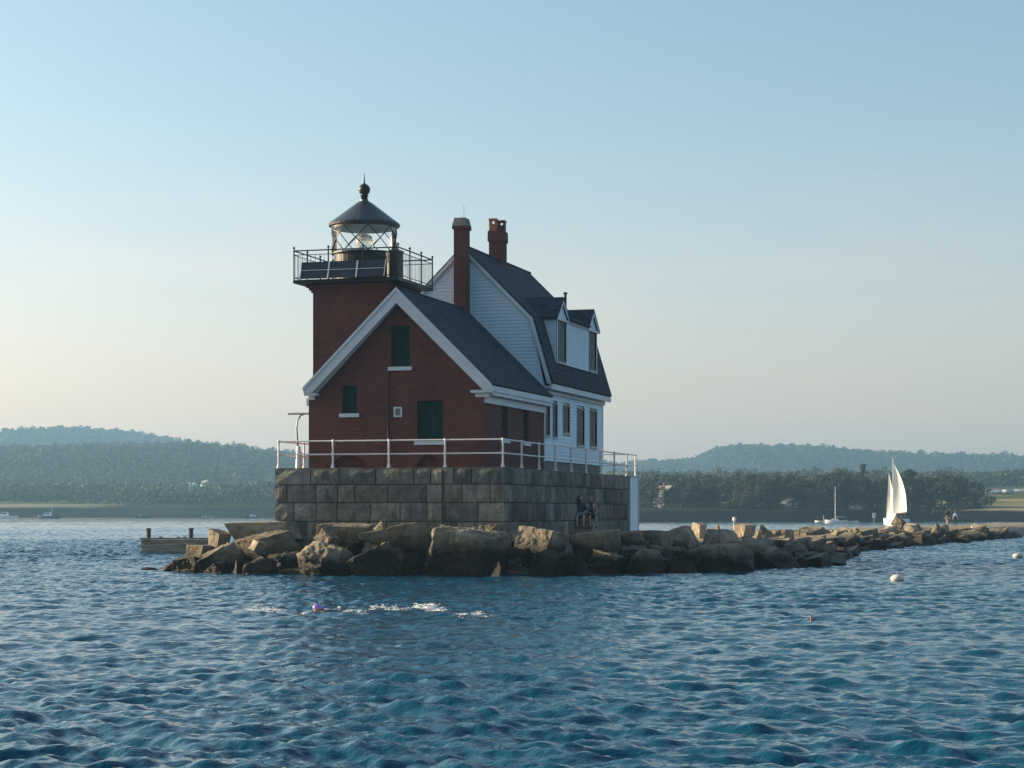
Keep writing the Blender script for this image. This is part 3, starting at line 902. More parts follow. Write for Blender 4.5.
RK = [
    (206, 528, 229, 558, 79.2, 1.4, (0, 14, -35), 'block', 'tan upright block with a sunlit slanting face beside the timber landing'),
    (186, 545, 214, 559, 79.0, 1.3, (0, 0, -30), 'block', 'low sunlit ledge block at the foot of the tan upright block'),
    (225, 521, 314, 537, 79.4, 1.4, (0, -5, -14), 'block', 'long thin slab lying tilted against the left foot of the pier'),
    (234, 530, 300, 559, 78.2, 1.8, (22, 0, -52), 'block', 'large rough tan block with a sunlit front under the long thin slab'),
    (196, 542, 248, 577, 77.3, 1.5, (10, -32, -10), 'block', 'dark slab sliding diagonally down to the water below the tan block'),
    (172, 556, 206, 575, 77.8, 1.4, (0, 0, -20), 'block', 'dark wet block at the outer tip of the rock bank'),
    (204, 562, 232, 580, 76.2, 1.2, (0, 10, -30), 'boulder', 'small brown rock at the waterline below the diagonal slab'),
    (227, 560, 247, 580, 75.4, .9, (0, 0, -40), 'peak', 'small pale pointed rock at the waterline left of the big boulder'),
    (243, 557, 276, 580, 75.0, 1.3, (12, 0, -35), 'boulder', 'rounded dark rock with a sunlit shoulder at the waterline'),
    (268, 553, 304, 580, 76.4, 1.4, (0, 0, 0), 'block', None),
    (295, 541, 357, 580, 73.6, 2.0, (18, 6, -50), 'boulder', 'big rounded brown boulder with a sunlit left face below the pier'),
    (312, 526, 338, 546, 75.6, 1.0, (0, -38, -30), 'block', 'pale slab leaning steeply above the big rounded boulder'),
    (318, 522, 374, 540, 76.8, 1.5, (8, 4, -20), 'block', 'broken flat topped rock high on the bank behind the leaning slab'),
    (366, 521, 396, 536, 76.3, 1.1, (6, 0, -30), 'peak', 'small peaked rock with a sunlit crest against the pier foot'),
    (360, 522, 432, 546, 75.0, 1.8, (0, -4, -14), 'wedge', 'long wedge shaped block with a sunlit top edge, thick towards the middle of the bank'),
    (348, 541, 404, 580, 73.0, 1.5, (0, -30, -5), 'block', 'flat slab tipped on edge at the waterline beside the big rounded boulder'),
    (398, 544, 426, 580, 75.0, 1.2, (0, 10, -20), 'block', None),
    (426, 527, 512, 580, 73.0, 2.4, (0, 6, -24), 'block', 'largest dark block of the bank with a sunlit left tip and top edge'),
    (487, 561, 505, 581, 71.1, .7, (0, 20, -35), 'peak', 'small whitish rock at the waterline before the largest dark block'),
    (514, 526, 570, 558, 74.4, 1.9, (-6, 7, -30), 'block', 'squared dark block with a bright chipped corner below the corner of the pier'),
    (526, 550, 574, 580, 73.0, 1.6, (8, 12, -34), 'block', 'low block with one sunlit end at the waterline under the squared dark block'),
    (568, 555, 594, 580, 73.0, 1.0, (0, 0, -10), 'peak', 'dark three cornered rock at the waterline'),
    (572, 529, 622, 550, 76.6, 1.8, (5, -5, -30), 'block', 'flat topped block below the seated people'),
    (588, 549, 630, 580, 75.4, 1.5, (-8, 9, -32), 'block', 'dark upright block between the three cornered rock and the golden boulder'),
    (625, 549, 666, 579, 75.4, 1.4, (18, 0, -54), 'boulder', 'golden sunlit boulder at the waterline below the white end wall'),
    (660, 560, 698, 579, 76.8, 1.5, (0, 10, -26), 'boulder', 'low dark rock just right of the golden boulder'),
    (688, 542, 756, 579, 78.2, 2.4, (6, 6, -20), 'boulder', 'large dark boulder with a reddish left end right of the golden boulder'),
    (628, 530, 674, 542, 80.0, 1.8, (0, -3, -24), 'block', 'long flat ledge block at the foot of the white end wall'),
    (692, 522, 707, 536, 104, 1.2, (0, 8, -50), 'block', 'small cream sunlit block on the crest beyond the white end wall'),
    (664, 526, 700, 544, 82.0, 1.6, (0, 5, -15), 'boulder', None),
    (646, 542, 690, 564, 79.2, 1.6, (4, 10, -30), 'block', None),
    (700, 529, 744, 550, 84.0, 1.8, (0, 0, -20), 'boulder', None),
    (735, 523, 757, 536, 108, 1.5, (0, 3, -50), 'block', 'large cream sunlit block standing up on the crest of the breakwater'),
    (753, 524, 777, 545, 101.5, 1.2, (0, 0, -10), 'peak', 'dark pointed rock right behind the large cream block'),
    (711, 523, 722, 536, 106, .8, (0, 10, -45), 'peak', 'narrow pinkish rock left of the large cream block'),
    (740, 548, 802, 574, 83.0, 2.0, (0, 3, -14), 'boulder', 'long low dark rock at the waterline where the bank narrows'),
    (776, 538, 804, 558, 99.0, 1.6, (12, 8, -50), 'boulder', 'brown rock with a sunlit rounded side above the narrow end of the bank'),
    (794, 551, 824, 570, 86.5, 1.4, (0, 4, -10), 'block', None),
    (814, 559, 844, 571, 87.0, 1.3, (0, 0, -10), 'peak', 'low black rock tip jutting out into the water'),
    (808, 537, 829, 552, 102.0, 1.6, (10, 0, -50), 'block', 'sunlit tan rock above the low black rock tip'),
    (825, 541, 840, 554, 104.0, 1.2, (10, 0, -50), 'boulder', 'small pale rock next to the sunlit tan rock'),
    (760, 529, 796, 546, 104.0, 1.7, (0, 4, -30), 'block', None),
    (793, 526, 826, 542, 112.0, 2.0, (8, 0, -45), 'block', None),
    (132, 567, 164, 576, 80.5, 1.3, (0, 0, -10), 'boulder', 'flat reddish rock awash beyond the outer tip of the bank'),
    (156, 563, 180, 576, 79.2, 1.2, (0, 5, -20), 'boulder', 'low brown rock awash at the outer tip of the bank'),
    (892, 515, 907, 530, 152, 1.3, (0, 32, -30), 'block', 'tilted slab sticking up from the breakwater beside the white sails'),
    (929, 522, 946, 541, 150, 1.4, (0, 0, -25), 'peak', 'pointed rock with a pale left face on the breakwater before the walkers'),
    (957, 535, 973, 546, 152, 1.3, (0, 0, -35), 'block', 'square pale block at the waterline below the two walkers'),
    (905, 523, 925, 536, 156, 1.6, (0, 0, -20), 'boulder', 'rounded dark rock between the tilted slab and the pointed rock'),
    (300, 546, 330, 566, 77.5, 1.4, (0, 0, 0), 'block', None),
    (440, 524, 468, 538, 77.0, 1.2, (0, 8, -32), 'block', None),
    (478, 524, 508, 540, 76.6, 1.2, (0, -9, -28), 'block', None),
]
for r in RK:
    low = r[3] > 568 or r[8] is None
    rock(*r, dz=.5 if low else .15)

qf = random.Random(77)
for k in range(46):                                      # small broken pieces lodged between the blocks
    px = qf.uniform(215, 700); d0 = 73.2 + abs(px - 430) * .012
    t = qf.random(); zz = .1 + 1.35 * t; d = d0 + 3.2 * t + qf.uniform(-.6, .6); w_ = qf.uniform(.45, 1.1)
    py = HY + (EYE - zz) * FOC / d; hw = w_ * FOC / d / 2; hh = hw * qf.uniform(.45, .8)
    rock(px - hw, py - hh, px + hw, py + hh, d, w_ * qf.uniform(.7, 1.1), (qf.uniform(-25, 25), qf.uniform(-30, 30), qf.uniform(-70, 30)), qf.choice(['block', 'wedge', 'peak', 'block']),
         'small broken piece of granite lodged between the big blocks below the pier', 'small broken granite pieces below the pier', 'granite_rock', .12)

# rows of rubble along the side of the breakwater
near_edge = [(-14.7, 81), (-13, 77), (-7.7, 72.6), (-2.9, 71.6), (1.76, 73.6), (4.85, 76), (8.1, 78.6), (9.6, 81), (11.5, 83), (14.0, 87.5), (17.0, 102), (19.6, 114.6), (25.3, 130.5), (32.2, 149), (46.3, 181), (100, 308), (150, 425)]
far_edge = [(-17, 83), (-16.5, 86), (-15.5, 89), (-14, 92), (-12, 97), (-10, 101), (-8, 104), (-7, 106), (-6, 108), (-4, 112), (-1, 117), (3, 122), (9, 133), (16, 150), (29, 182), (83, 308), (133, 425)]


def along(poly, s0, s1, step):
    """points every `step` metres between two breakpoints of a polyline"""
    out = []; carry = 0
    for (xa, ya), (xb, yb) in zip(poly[s0:s1], poly[s0 + 1:s1 + 1]):
        L = math.hypot(xb - xa, yb - ya); t = carry
        while t < L:
            out.append((xa + (xb - xa) * t / L, ya + (yb - ya) * t / L)); t += step
        carry = t - L
    return out


VAR = [rock_mesh(900 + k, ('block', 'block', 'boulder', 'block', 'peak', 'boulder', 'wedge')[k % 7], (1, 1, 1), (0, 0, 0), True, 2) for k in range(21)]
q = random.Random(21)
placed = 0
for row, (off, zc, step, sz) in enumerate(((.5, .1, 1.7, 1.1), (2.0, .42, 1.75, 1.1), (3.5, .66, 1.9, .9), (5.2, .8, 3.0, .62))):
    for (x, y) in along(near_edge, 8, 14, step):
        if y > 196 or x > .268 * y + 1:
            continue
        if row == 0 and q.random() < .1: continue
        me = VAR[q.randrange(len(VAR))]
        o = bpy.data.objects.new('breakwater_rock', me); col.objects.link(o)
        k = sz * q.uniform(.7, 1.35)
        o.location = (x - .9 * off + q.uniform(-.4, .4), y + .4 * off + q.uniform(-.4, .4), zc + q.uniform(-.2, .16))
        o.scale = (k * q.uniform(.9, 1.6), k * q.uniform(.9, 1.3), k * q.uniform(.55, .95))
        o.rotation_euler = (R(q.uniform(-16, 16)), R(q.uniform(-20, 20)), q.uniform(0, 6.28))
        tag(o, 'rough granite rock in the long sloping side of the breakwater', 'rock', 'rocks of the breakwater side')
        placed += 1
print('breakwater rocks', placed)

# core and paved crest of the breakwater
mb = MB()
def resample(poly, n):
    L = [0]
    for (a, b), (c, d) in zip(poly, poly[1:]): L.append(L[-1] + math.hypot(c - a, d - b))
    out = []
    for i in range(n):
        s = L[-1] * i / (n - 1); k = max(j for j in range(len(L) - 1) if L[j] <= s + 1e-9); t = (s - L[k]) / (L[k + 1] - L[k])
        out.append((poly[k][0] + (poly[k + 1][0] - poly[k][0]) * t, poly[k][1] + (poly[k + 1][1] - poly[k][1]) * t))
    return out
stations = []
for (a, b), (c, d), (a2, b2), (c2, d2) in zip(near_edge, near_edge[1:], far_edge, far_edge[1:]):
    m_ = max(1, int(math.hypot(c - a, d - b) / 1.4))
    for i in range(m_):
        t = i / m_; stations.append(((a + (c - a) * t, b + (d - b) * t), (a2 + (c2 - a2) * t, b2 + (d2 - b2) * t)))
prof = [(0, -1.4), (.04, -.5), (.11, .25), (.19, .62), (.27, .86), (.34, .93), (.45, .95), (.55, .94), (.65, .95), (.75, .95), (.85, .93), (.93, .3), (1.0, -1.2)]
vs = []; n = len(prof)
for (ax, ay), (bx_, by_) in stations:
    lift = min(1, max(0, (ax + 11.5) / 6))                # the core dies out under the outer tip
    for t, z in prof:
        x, y = ax + (bx_ - ax) * t, ay + (by_ - ay) * t
        vs.append((x, y, (z if z < 0 else z * lift) - .35 * (1 - lift) - (.3 if t < .4 and ay < 84 else 0) + (.16 if .02 < t < .3 else .035) * noise.noise(Vector((x * .9, y * .9, 3)))))
mb.add(vs, [(i * n + k, i * n + k + 1, (i + 1) * n + k + 1, (i + 1) * n + k) for i in range(len(stations) - 1) for k in range(n - 1)])
bw = mb.build('breakwater', M['rock'], fix=False); tag(bw, 'low granite breakwater with a level paved crest', 'breakwater', None, 'structure')

# ledge stones along the foot of the pier, for the seated people
lg = rock(571, 519, 599, 532, 87.4, 1.2, (0, 0, -16), 'block', 'low ledge block at the pier foot that two people sit on', dz=.5)

# ------------------------------------------------------------------ timber landing behind the rocks
ld = thing('timber_landing', 'weathered timber landing stage running out from the rocks over the water', 'landing stage', tuple(at(176, 552, 112)[:2]) + (0,), 0, local=False)
mb = MB()
for k in range(4):
    mb.box(-1.95, 2.6, -.02 + .015 * (k % 2), .2, -.35 + k * .29, -.075 + k * .29)
for k in range(4):
    mb.box(-1.95, -1.75, .2, 2.0, -.35 + k * .29, -.075 + k * .29)
mb.build('fender_boards', M['timber'], ld)
mb = MB(); mb.box(-2.0, 2.6, -.06, 2.0, .815, .9); mb.build('deck', M['timber'], ld)
for x in (-1.6, .78):
    mb = MB(); mb.tube([(x, .35, .9), (x, .35, 1.38)], .13, 8); mb.tube([(x, .35, 1.38), (x, .35, 1.44)], .16, 8); mb.build('bollard', M['dark'], ld)
for x in (-.9, .1, .45):
    mb = MB(); mb.box(x - .09, x + .09, .2, .4, .9, .97); mb.build('cleat', M['galv'], ld)

# marker post on the crest
c = at(734, 531, 110)
mk = thing('marker_post', 'slim dark post with a pale top standing among rocks on the breakwater crest', 'post', (c.x, c.y, .95), 0, local=False)
mb = MB(); mb.tube([(0, 0, -.2), (.02, 0, .92)], .045, 8); mb.build('post', M['galv'], mk)
mb = MB(); mb.lathe([(.0, 0), (.1, .02), (.11, .16), (.06, .22), (0, .23)], (.02, 0, .9), 10); mb.build('head', M['rail'], mk)

# ------------------------------------------------------------------ water
def wave_set():
    q = np.random.default_rng(5); out = []
    for k in range(96):
        lam = .2 * (22 ** (k / 95.0)); th = R(248) + q.normal(0, .7)
        s = .044 * (1.35 if lam < .75 else (.9 if lam < 1.2 else (.58 if lam < 2.0 else .24)))
        out.append((2 * math.pi / lam, th, s * lam / (2 * math.pi), q.uniform(0, 6.283), lam))
    return out


WAVES = wave_set()


def wave_h(X, Y, cell=None):
    X = np.asarray(X, float); Y = np.asarray(Y, float); H = np.zeros_like(X)
    # slow variation of the chop: gusts and calmer lanes
    g = 1 + .28 * np.sin(X * .11 + .06 * Y + 1.3) * np.sin(Y * .085 - .05 * X) + .2 * np.sin(X * .043 - Y * .031)
    wx = X + .5 * np.sin(Y * .23 + X * .07); wy = Y + .5 * np.sin(X * .19 - Y * .05)
    for k, th, a, ph, lam in WAVES:
        t = k * (wx * math.cos(th) + wy * math.sin(th)) + ph
        w = a * (np.sin(t) + .27 * np.sin(2 * t + 1.57))
        if cell is not None:
            w = w * np.clip((lam / cell - 1.6) / 1.6, 0, 1)
        H += w
    return H * g


rr = [5.5]
while rr[-1] < 620: rr.append(rr[-1] + (min(.0034 * rr[-1], .125) if rr[-1] < 150 else .125 * (rr[-1] / 150) ** 1.8))
while rr[-1] < 3200: rr.append(rr[-1] * 1.06)
ang = list(np.linspace(-22, 22, 860))
ang = [-150, -120, -95, -75, -58, -45, -36, -30, -26, -24, -22.8] + ang + [22.8, 24, 26, 30, 36, 45, 58, 75, 95, 120, 150]
Rr = np.array(rr); Aa = np.radians(np.array(ang))
X = np.outer(Rr, np.sin(Aa)); Y = np.outer(Rr, np.cos(Aa))
cell = np.outer(np.gradient(Rr), np.ones_like(Aa)); cell = np.maximum(cell, np.outer(Rr, np.gradient(Aa)))
cell[Rr > 600, :] = 50
Zw = wave_h(X, Y, cell)
nr, na = X.shape
V = np.stack([X.ravel(), Y.ravel(), Zw.ravel()], 1).astype(np.float32)
i, j = np.meshgrid(np.arange(nr - 1), np.arange(na - 1), indexing='ij'); b0 = (i * na + j).ravel()
F = np.stack([b0, b0 + 1, b0 + na + 1, b0 + na], 1).astype(np.int32)


def np_mesh(name, V, F, mat, smooth=True, tint=None):
    me = bpy.data.meshes.new(name); k = F.shape[1]
    me.vertices.add(len(V)); me.vertices.foreach_set('co', V.astype(np.float32).ravel())
    me.loops.add(F.size); me.loops.foreach_set('vertex_index', F.astype(np.int32).ravel())
    me.polygons.add(len(F)); me.polygons.foreach_set('loop_start', np.arange(0, F.size, k, dtype=np.int32))
    me.update(calc_edges=True)
    me.polygons.foreach_set('use_smooth', np.full(len(F), smooth))
    if tint is not None:
        a = me.attributes.new('tint', 'FLOAT_COLOR', 'FACE'); a.data.foreach_set('color', tint.astype(np.float32).ravel())
    me.materials.append(mat)
    o = bpy.data.objects.new(name, me); col.objects.link(o)
    return o


m, nt, b = newmat('sea_water')
b.inputs['Base Color'].default_value = (.001, .050, .094, 1)
b.inputs['Roughness'].default_value = .05; b.inputs['IOR'].default_value = 1.333; b.inputs['Specular IOR Level'].default_value = .38
n1 = ntex(nt, 3.4, 4, .6, 'World'); n2 = ntex(nt, 11, 3, .6, 'World')
ad = N(nt, 'ShaderNodeMath', operation='MULTIPLY_ADD'); nt.links.new(n2, ad.inputs[0]); ad.inputs[1].default_value = .35; nt.links.new(n1, ad.inputs[2])
bump(nt, b, ad.outputs[0], .65, .05)
M['water'] = m
wo = np_mesh('water', V, F, m); tag(wo, 'choppy dark blue harbour water', 'water', None, 'structure')

# foam of the swimmer's wake
m, nt, b = newmat('foam'); b.inputs['Base Color'].default_value = (.8, .82, .82, 1); b.inputs['Roughness'].default_value = .7
M['foam'] = m
q = random.Random(8); mb = MB()
ico = bmesh.new(); bmesh.ops.create_icosphere(ico, subdivisions=1, radius=1); ico.verts.ensure_lookup_table()
IV = [v.co.copy() for v in ico.verts]; IF = [[v.index for v in f.verts] for f in ico.faces]
for (xa, xb, yy, cnt, spread, s) in ((328, 405, 612, 900, 1.5, .009), (370, 444, 609.5, 1500, 1.0, .012), (405, 440, 608.5, 900, .8, .014), (244, 284, 610, 800, .9, .011), (458, 482, 615.5, 300, .6, .010), (300, 326, 613, 300, .7, .010)):
    cl = [(xa + (xb - xa) * q.random(), yy + q.gauss(0, spread), q.uniform(.6, 5.5)) for _ in range(max(5, int((xb - xa) / 5)))]
    for k in range(int(cnt * .8)):
        cx_, cy_, cw = q.choice(cl); px = cx_ + q.gauss(0, cw); py = cy_ + q.gauss(0, .55)
        p = onwater(px, py); sc_ = s * q.uniform(.4, 1.5); z = float(wave_h(p.x, p.y))
        mb.add([(p.x + v.x * sc_ * 1.6 + 0, p.y + v.y * sc_ * 2.6, z + .012 + v.z * sc_ * .6) for v in IV], IF)
fo = mb.build('wake_foam', M['foam'], uv=False, fix=False); tag(fo, 'broken white foam trailing behind the swimmer', 'foam', None, 'stuff')

# ------------------------------------------------------------------ land
def sstep(a, b, x):
    t = np.clip((x - a) / (b - a), 0, 1); return t * t * (3 - 2 * t)


def shore(X):
    return 825 - 355 * sstep(-85, 28, X) + 14 * np.sin(X * .021) + 6 * np.sin(X * .07 + 1) * (1 - .0)


def crest(X, Yr, tab):
    px = X / Yr * FOC + HX
    y = np.interp(px, [a for a, b in tab], [b for a, b in tab])
    return EYE + (HY - y) / FOC * Yr


L1 = [(-300, 462), (-60, 458), (0, 458), (60, 456), (120, 454), (190, 453), (235, 455), (275, 461), (350, 470), (450, 482), (560, 500), (640, 512)]
L2 = [(-300, 450), (-60, 444), (0, 440), (30, 437), (70, 435), (110, 436), (150, 442), (200, 450), (240, 455), (280, 459), (330, 465), (400, 470), (560, 474)]
R2 = [(450, 480), (560, 475), (640, 470), (690, 469), (703, 463), (722, 455), (760, 453.5), (800, 454), (850, 458), (900, 461), (960, 463), (1024, 464), (1100, 466), (1300, 470)]


def ground(X, Y):
    X = np.asarray(X, float); Y = np.asarray(Y, float)
    t = Y - shore(X)
    left = 1 - sstep(-120, 0, X)
    H = -1.6 + 1.6 * sstep(-40, 0, t) + (3.1 + 1.9 * left) * sstep(0, 16, t) + .0235 * np.clip(t - 20, 0, 700)
    H = np.maximum(H, crest(X, 1500, L1) * np.exp(-((Y - 1500) / 330) ** 2) * left)
    H = np.maximum(H, crest(X, 2300, L2) * np.exp(-((Y - 2300) / 420) ** 2))
    H = np.maximum(H, crest(X, 2200, R2) * np.exp(-((Y - 2200) / 460) ** 2))
    return H


tt = np.concatenate([[-60, -30, -10, -3, 0], np.arange(2, 44, 2), np.arange(45, 400, 15), np.arange(400, 2600, 40)])
xs = np.arange(-1700, 1701, 14.0)
TX_, TT = np.meshgrid(xs, tt, indexing='ij'); TYY = shore(TX_) + TT
HZ = ground(TX_, TYY) + .35 * np.sin(TX_ * .31 + TT * .2) * sstep(0, 10, TT)
V = np.stack([TX_.ravel(), TYY.ravel(), HZ.ravel()], 1); nx_, nt_ = TX_.shape
i, j = np.meshgrid(np.arange(nx_ - 1), np.arange(nt_ - 1), indexing='ij'); b0 = (i * nt_ + j).ravel()
F = np.stack([b0, b0 + nt_, b0 + nt_ + 1, b0 + 1], 1)
m, nt, b = newmat('shore_ground')
g = N(nt, 'ShaderNodeNewGeometry'); s = N(nt, 'ShaderNodeSeparateXYZ'); nt.links.new(g.outputs['Position'], s.inputs[0])
f = ntex(nt, .03, 5, .6, 'World')
grass = mixc(nt, ramp(nt, f, .42, .6), (.085, .105, .034), (.28, .235, .125))
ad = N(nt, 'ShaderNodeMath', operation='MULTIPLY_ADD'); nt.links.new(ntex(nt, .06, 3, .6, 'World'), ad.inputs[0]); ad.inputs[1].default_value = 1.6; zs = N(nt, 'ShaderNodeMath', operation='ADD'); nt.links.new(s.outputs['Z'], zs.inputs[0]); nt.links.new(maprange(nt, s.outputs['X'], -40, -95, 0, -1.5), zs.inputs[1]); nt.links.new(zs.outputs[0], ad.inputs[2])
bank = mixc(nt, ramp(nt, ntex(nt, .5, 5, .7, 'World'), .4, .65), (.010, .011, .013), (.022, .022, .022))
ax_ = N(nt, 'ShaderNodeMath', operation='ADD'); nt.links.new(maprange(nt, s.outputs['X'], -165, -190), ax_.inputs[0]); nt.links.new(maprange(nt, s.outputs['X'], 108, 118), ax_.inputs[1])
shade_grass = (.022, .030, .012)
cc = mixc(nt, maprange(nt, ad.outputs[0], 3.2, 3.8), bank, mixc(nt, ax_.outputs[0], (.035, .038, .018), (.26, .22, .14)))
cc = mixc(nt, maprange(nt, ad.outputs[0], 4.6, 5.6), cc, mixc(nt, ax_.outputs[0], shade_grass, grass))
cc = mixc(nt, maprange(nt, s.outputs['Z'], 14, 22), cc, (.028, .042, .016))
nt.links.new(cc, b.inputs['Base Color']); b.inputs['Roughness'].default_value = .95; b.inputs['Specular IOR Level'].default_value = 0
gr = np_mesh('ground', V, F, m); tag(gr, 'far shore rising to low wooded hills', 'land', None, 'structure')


def leaf_mat(name, c0, c1):
    m, nt, b = newmat(name)
    a = N(nt, 'ShaderNodeAttribute'); a.attribute_name = 'tint'
    sp = N(nt, 'ShaderNodeSeparateColor'); nt.links.new(a.outputs['Color'], sp.inputs[0])
    oi = N(nt, 'ShaderNodeObjectInfo')
    cc = mixc(nt, sp.outputs[0], c0, c1)
    vv = maprange(nt, oi.outputs['Random'], 0, 1, .5, 1.5); cc = mixc(nt, 1.0, cc, vv, 'MULTIPLY')
    nt.links.new(cc, b.inputs['Base Color']); b.inputs['Roughness'].default_value = .7
    b.inputs['Specular IOR Level'].default_value = .25
    tr = N(nt, 'ShaderNodeBsdfTranslucent'); nt.links.new(cc, tr.inputs[0])
    mx = N(nt, 'ShaderNodeMixShader'); mx.inputs[0].default_value = .16
    nt.links.new(b.outputs[0], mx.inputs[1]); nt.links.new(tr.outputs[0], mx.inputs[2]); nt.links.new(mx.outputs[0], nt.nodes['Material Output'].inputs[0])
    return m


M['leaf'] = leaf_mat('broadleaf_foliage', (.004, .011, .007), (.062, .074, .020))
M['dark_leaf'] = leaf_mat('dark_broadleaf_foliage', (.002, .006, .005), (.034, .047, .014))
M['needle'] = leaf_mat('conifer_foliage', (.016, .030, .014), (.035, .055, .024))
M['bark'] = paint('bark', (.07, .055, .04), .9, .4, 2)

# woods on the far slopes: thousands of crowns, one mass
def leaf_quads(q, centre, rad, n, size, V, F, T, tint):
    for k in range(n):
        d = Vector((q.gauss(0, 1), q.gauss(0, 1), q.gauss(0, 1))).normalized()
        p = centre + Vector((d.x * rad.x, d.y * rad.y, d.z * rad.z)) * q.uniform(.65, 1.05)
        nn = (d + Vector((q.uniform(-.5, .5), q.uniform(-.5, .5), q.uniform(-.2, .55)))).normalized()
        a = nn.orthogonal().normalized(); a = Matrix.Rotation(q.uniform(0, 6.28), 3, nn) @ a; b_ = nn.cross(a)
        s = size * q.uniform(.6, 1.3); o = len(V)
        V += [p + s * a, p + s * .7 * b_, p - s * a, p - s * .7 * b_ + nn * s * .2]
        F.append((o, o + 1, o + 2, o + 3)); t = max(0, min(1, tint + q.uniform(-.2, .2))); T.append((t, t, t, 1))


def puff(seed, ncl, nq, size):
    """a light crown of leaf clumps: vertices, quads, tint"""
    q = random.Random(seed); V, F, T = [], [], []
    for k in range(ncl):
        a = k * 2.4; u = ((k + .5) / ncl) ** .5 * .75
        c = Vector((u * math.cos(a), u * math.sin(a), q.uniform(-.75, .35) + .55 * (1 - u)))
        leaf_quads(q, c, Vector((.42, .42, .34)), nq, size, V, F, T, q.uniform(.2, .55))
    return np.array([v[:] for v in V]), np.array(F), np.array(T)


CLEAR = [((195 - HX) / FOC, 1130), ((208 - HX) / FOC, 1180), ((183 - HX) / FOC, 1090), ((245 - HX) / FOC, 960)]
PUFF = {'near': [puff(k, 9, 16, .16) for k in range(6)], 'far': [puff(20 + k, 6, 10, .26) for k in range(5)]}


def woods(name, pts, label, seed, kind='near'):
    q = np.random.default_rng(seed); Vs, Fs, Ts = [], [], []; o = 0
    for x, y, s in pts:
        v, f, tq = PUFF[kind][q.integers(len(PUFF[kind]))]
        a = q.uniform(0, 6.28); c_, s_ = math.cos(a), math.sin(a); h = s * q.uniform(.8, 1.35); w = s * q.uniform(.55, .85)
        if any(abs(x / y - hx) < .0055 and hy_ - 60 < y < hy_ + 12 for hx, hy_ in CLEAR): continue
        z = float(ground(x, y))
        vv = np.stack([x + w * (v[:, 0] * c_ - v[:, 1] * s_), y + w * (v[:, 0] * s_ + v[:, 1] * c_), z + h * (.55 + .6 * v[:, 2])], 1)
        Vs.append(vv); Fs.append(f + o); o += len(v); t = q.uniform(-.2, .2)
        Ts.append(np.concatenate([np.clip(tq[:, :3] + t, 0, 1), tq[:, 3:]], 1))
    ob = np_mesh(name, np.concatenate(Vs), np.concatenate(Fs), M['leaf'], False, np.concatenate(Ts))
    return tag(ob, label, 'woods', None, 'stuff')


q = np.random.default_rng(4)
def scatter(x0, x1, y0, y1, step, s0, s1, ok):
    out = []
    for x in np.arange(x0, x1, step):
        for y in np.arange(y0, y1, step):
            xx, yy = x + q.uniform(-.5, .5) * step, y + q.uniform(-.5, .5) * step
            if abs(xx / yy) < .33 and ok(xx, yy):
                out.append((xx, yy, q.uniform(s0, s1)))
    return out


pts = scatter(-560, -40, 840, 1560, 8.2, 4.2, 7.2, lambda x, y: y > shore(x) + (34 if x > -175 else 60) + 10 * math.sin(x * .05))
woods('hillside_woods', pts, 'hazy green woods covering the lower slope beyond the harbour', 1)
pts = scatter(-850, 260, 1950, 2420, 11, 5, 8.5, lambda x, y: True)
woods('hilltop_woods', pts, 'bluish hazy woods over the long rounded hill', 2, 'far')
pts = scatter(-120, 800, 1560, 2350, 11.5, 5, 8.5, lambda x, y: x / y > -.06)
woods('ridge_woods', pts, 'bluish hazy woods along the far ridge behind the shore trees', 3, 'far')
def backok(x, y):
    px = x / y * FOC + HX
    return y > shore(x) + 130 and x > -60 and not (px > 962 and y < 900)
pts = scatter(-60, 420, 600, 1150, 10, 4, 6.5, backok)
woods('rear_woods', pts, 'green woods rising behind the row of shore trees', 4)


# ------------------------------------------------------------------ trees on the near shore, each its own thing
def crown_mesh(seed, kind):
    q = random.Random(seed); V, F, T = [], [], []
    if kind == 'conifer':
        for lv in range(16):
            z = .12 + .86 * lv / 15; r = .24 * (1 - lv / 16.5)
            for k in range(max(3, int(9 * (1 - lv / 17)))):
                a = q.uniform(0, 6.28)
                leaf_quads(q, Vector((r * math.cos(a) * q.uniform(.5, 1), r * math.sin(a) * q.uniform(.5, 1), z - .03)), Vector((.07, .07, .03)), 16, .028, V, F, T, .35)
    else:
        ncl = 26; wide = {'round': .48, 'broad': .62, 'tall': .36}[kind]
        for k in range(ncl):
            a = q.uniform(0, 6.28); u = q.random() ** .5; z = q.uniform(.14, .88)
            lim = math.sqrt(max(.02, 1 - ((z - .5) / .5) ** 2)) if z > .5 else .72 + .28 * z / .5
            c = Vector((wide * lim * u * math.cos(a), wide * lim * u * math.sin(a), z))
            r = q.uniform(.10, .19)
            leaf_quads(q, c, Vector((r * 1.15, r * 1.15, r * .75)), 84, .028, V, F, T, q.choice([.05, .2, .45, .7, 1.0]))
    me = bpy.data.meshes.new('crown'); me.from_pydata(V, [], F)
    at_ = me.attributes.new('tint', 'FLOAT_COLOR', 'FACE'); at_.data.foreach_set('color', [c for t in T for c in t])
    me.materials.append(M['needle' if kind == 'conifer' else 'leaf'])
    return me


def trunk_mesh(seed, kind):
    q = random.Random(seed); mb = MB(); top = .9 if kind == 'conifer' else .62
    mb.tube([(0, 0, -.05), (.01, .01, .2), (-.01, .01, .45), (0, 0, top)], [.035, .026, .018, .006], 7)
    if kind != 'conifer':
        for k in range(7):
            a = k * 2.4 + q.uniform(-.4, .4); z = .2 + .05 * k; r = q.uniform(.2, .34)
            mb.tube([(0, 0, z), (r * .5 * math.cos(a), r * .5 * math.sin(a), z + .12), (r * math.cos(a), r * math.sin(a), z + .28)], [.015, .01, .004], 5)
    me = bpy.data.meshes.new('trunk'); me.from_pydata(mb.v, [], mb.f); me.materials.append(M['bark']); return me


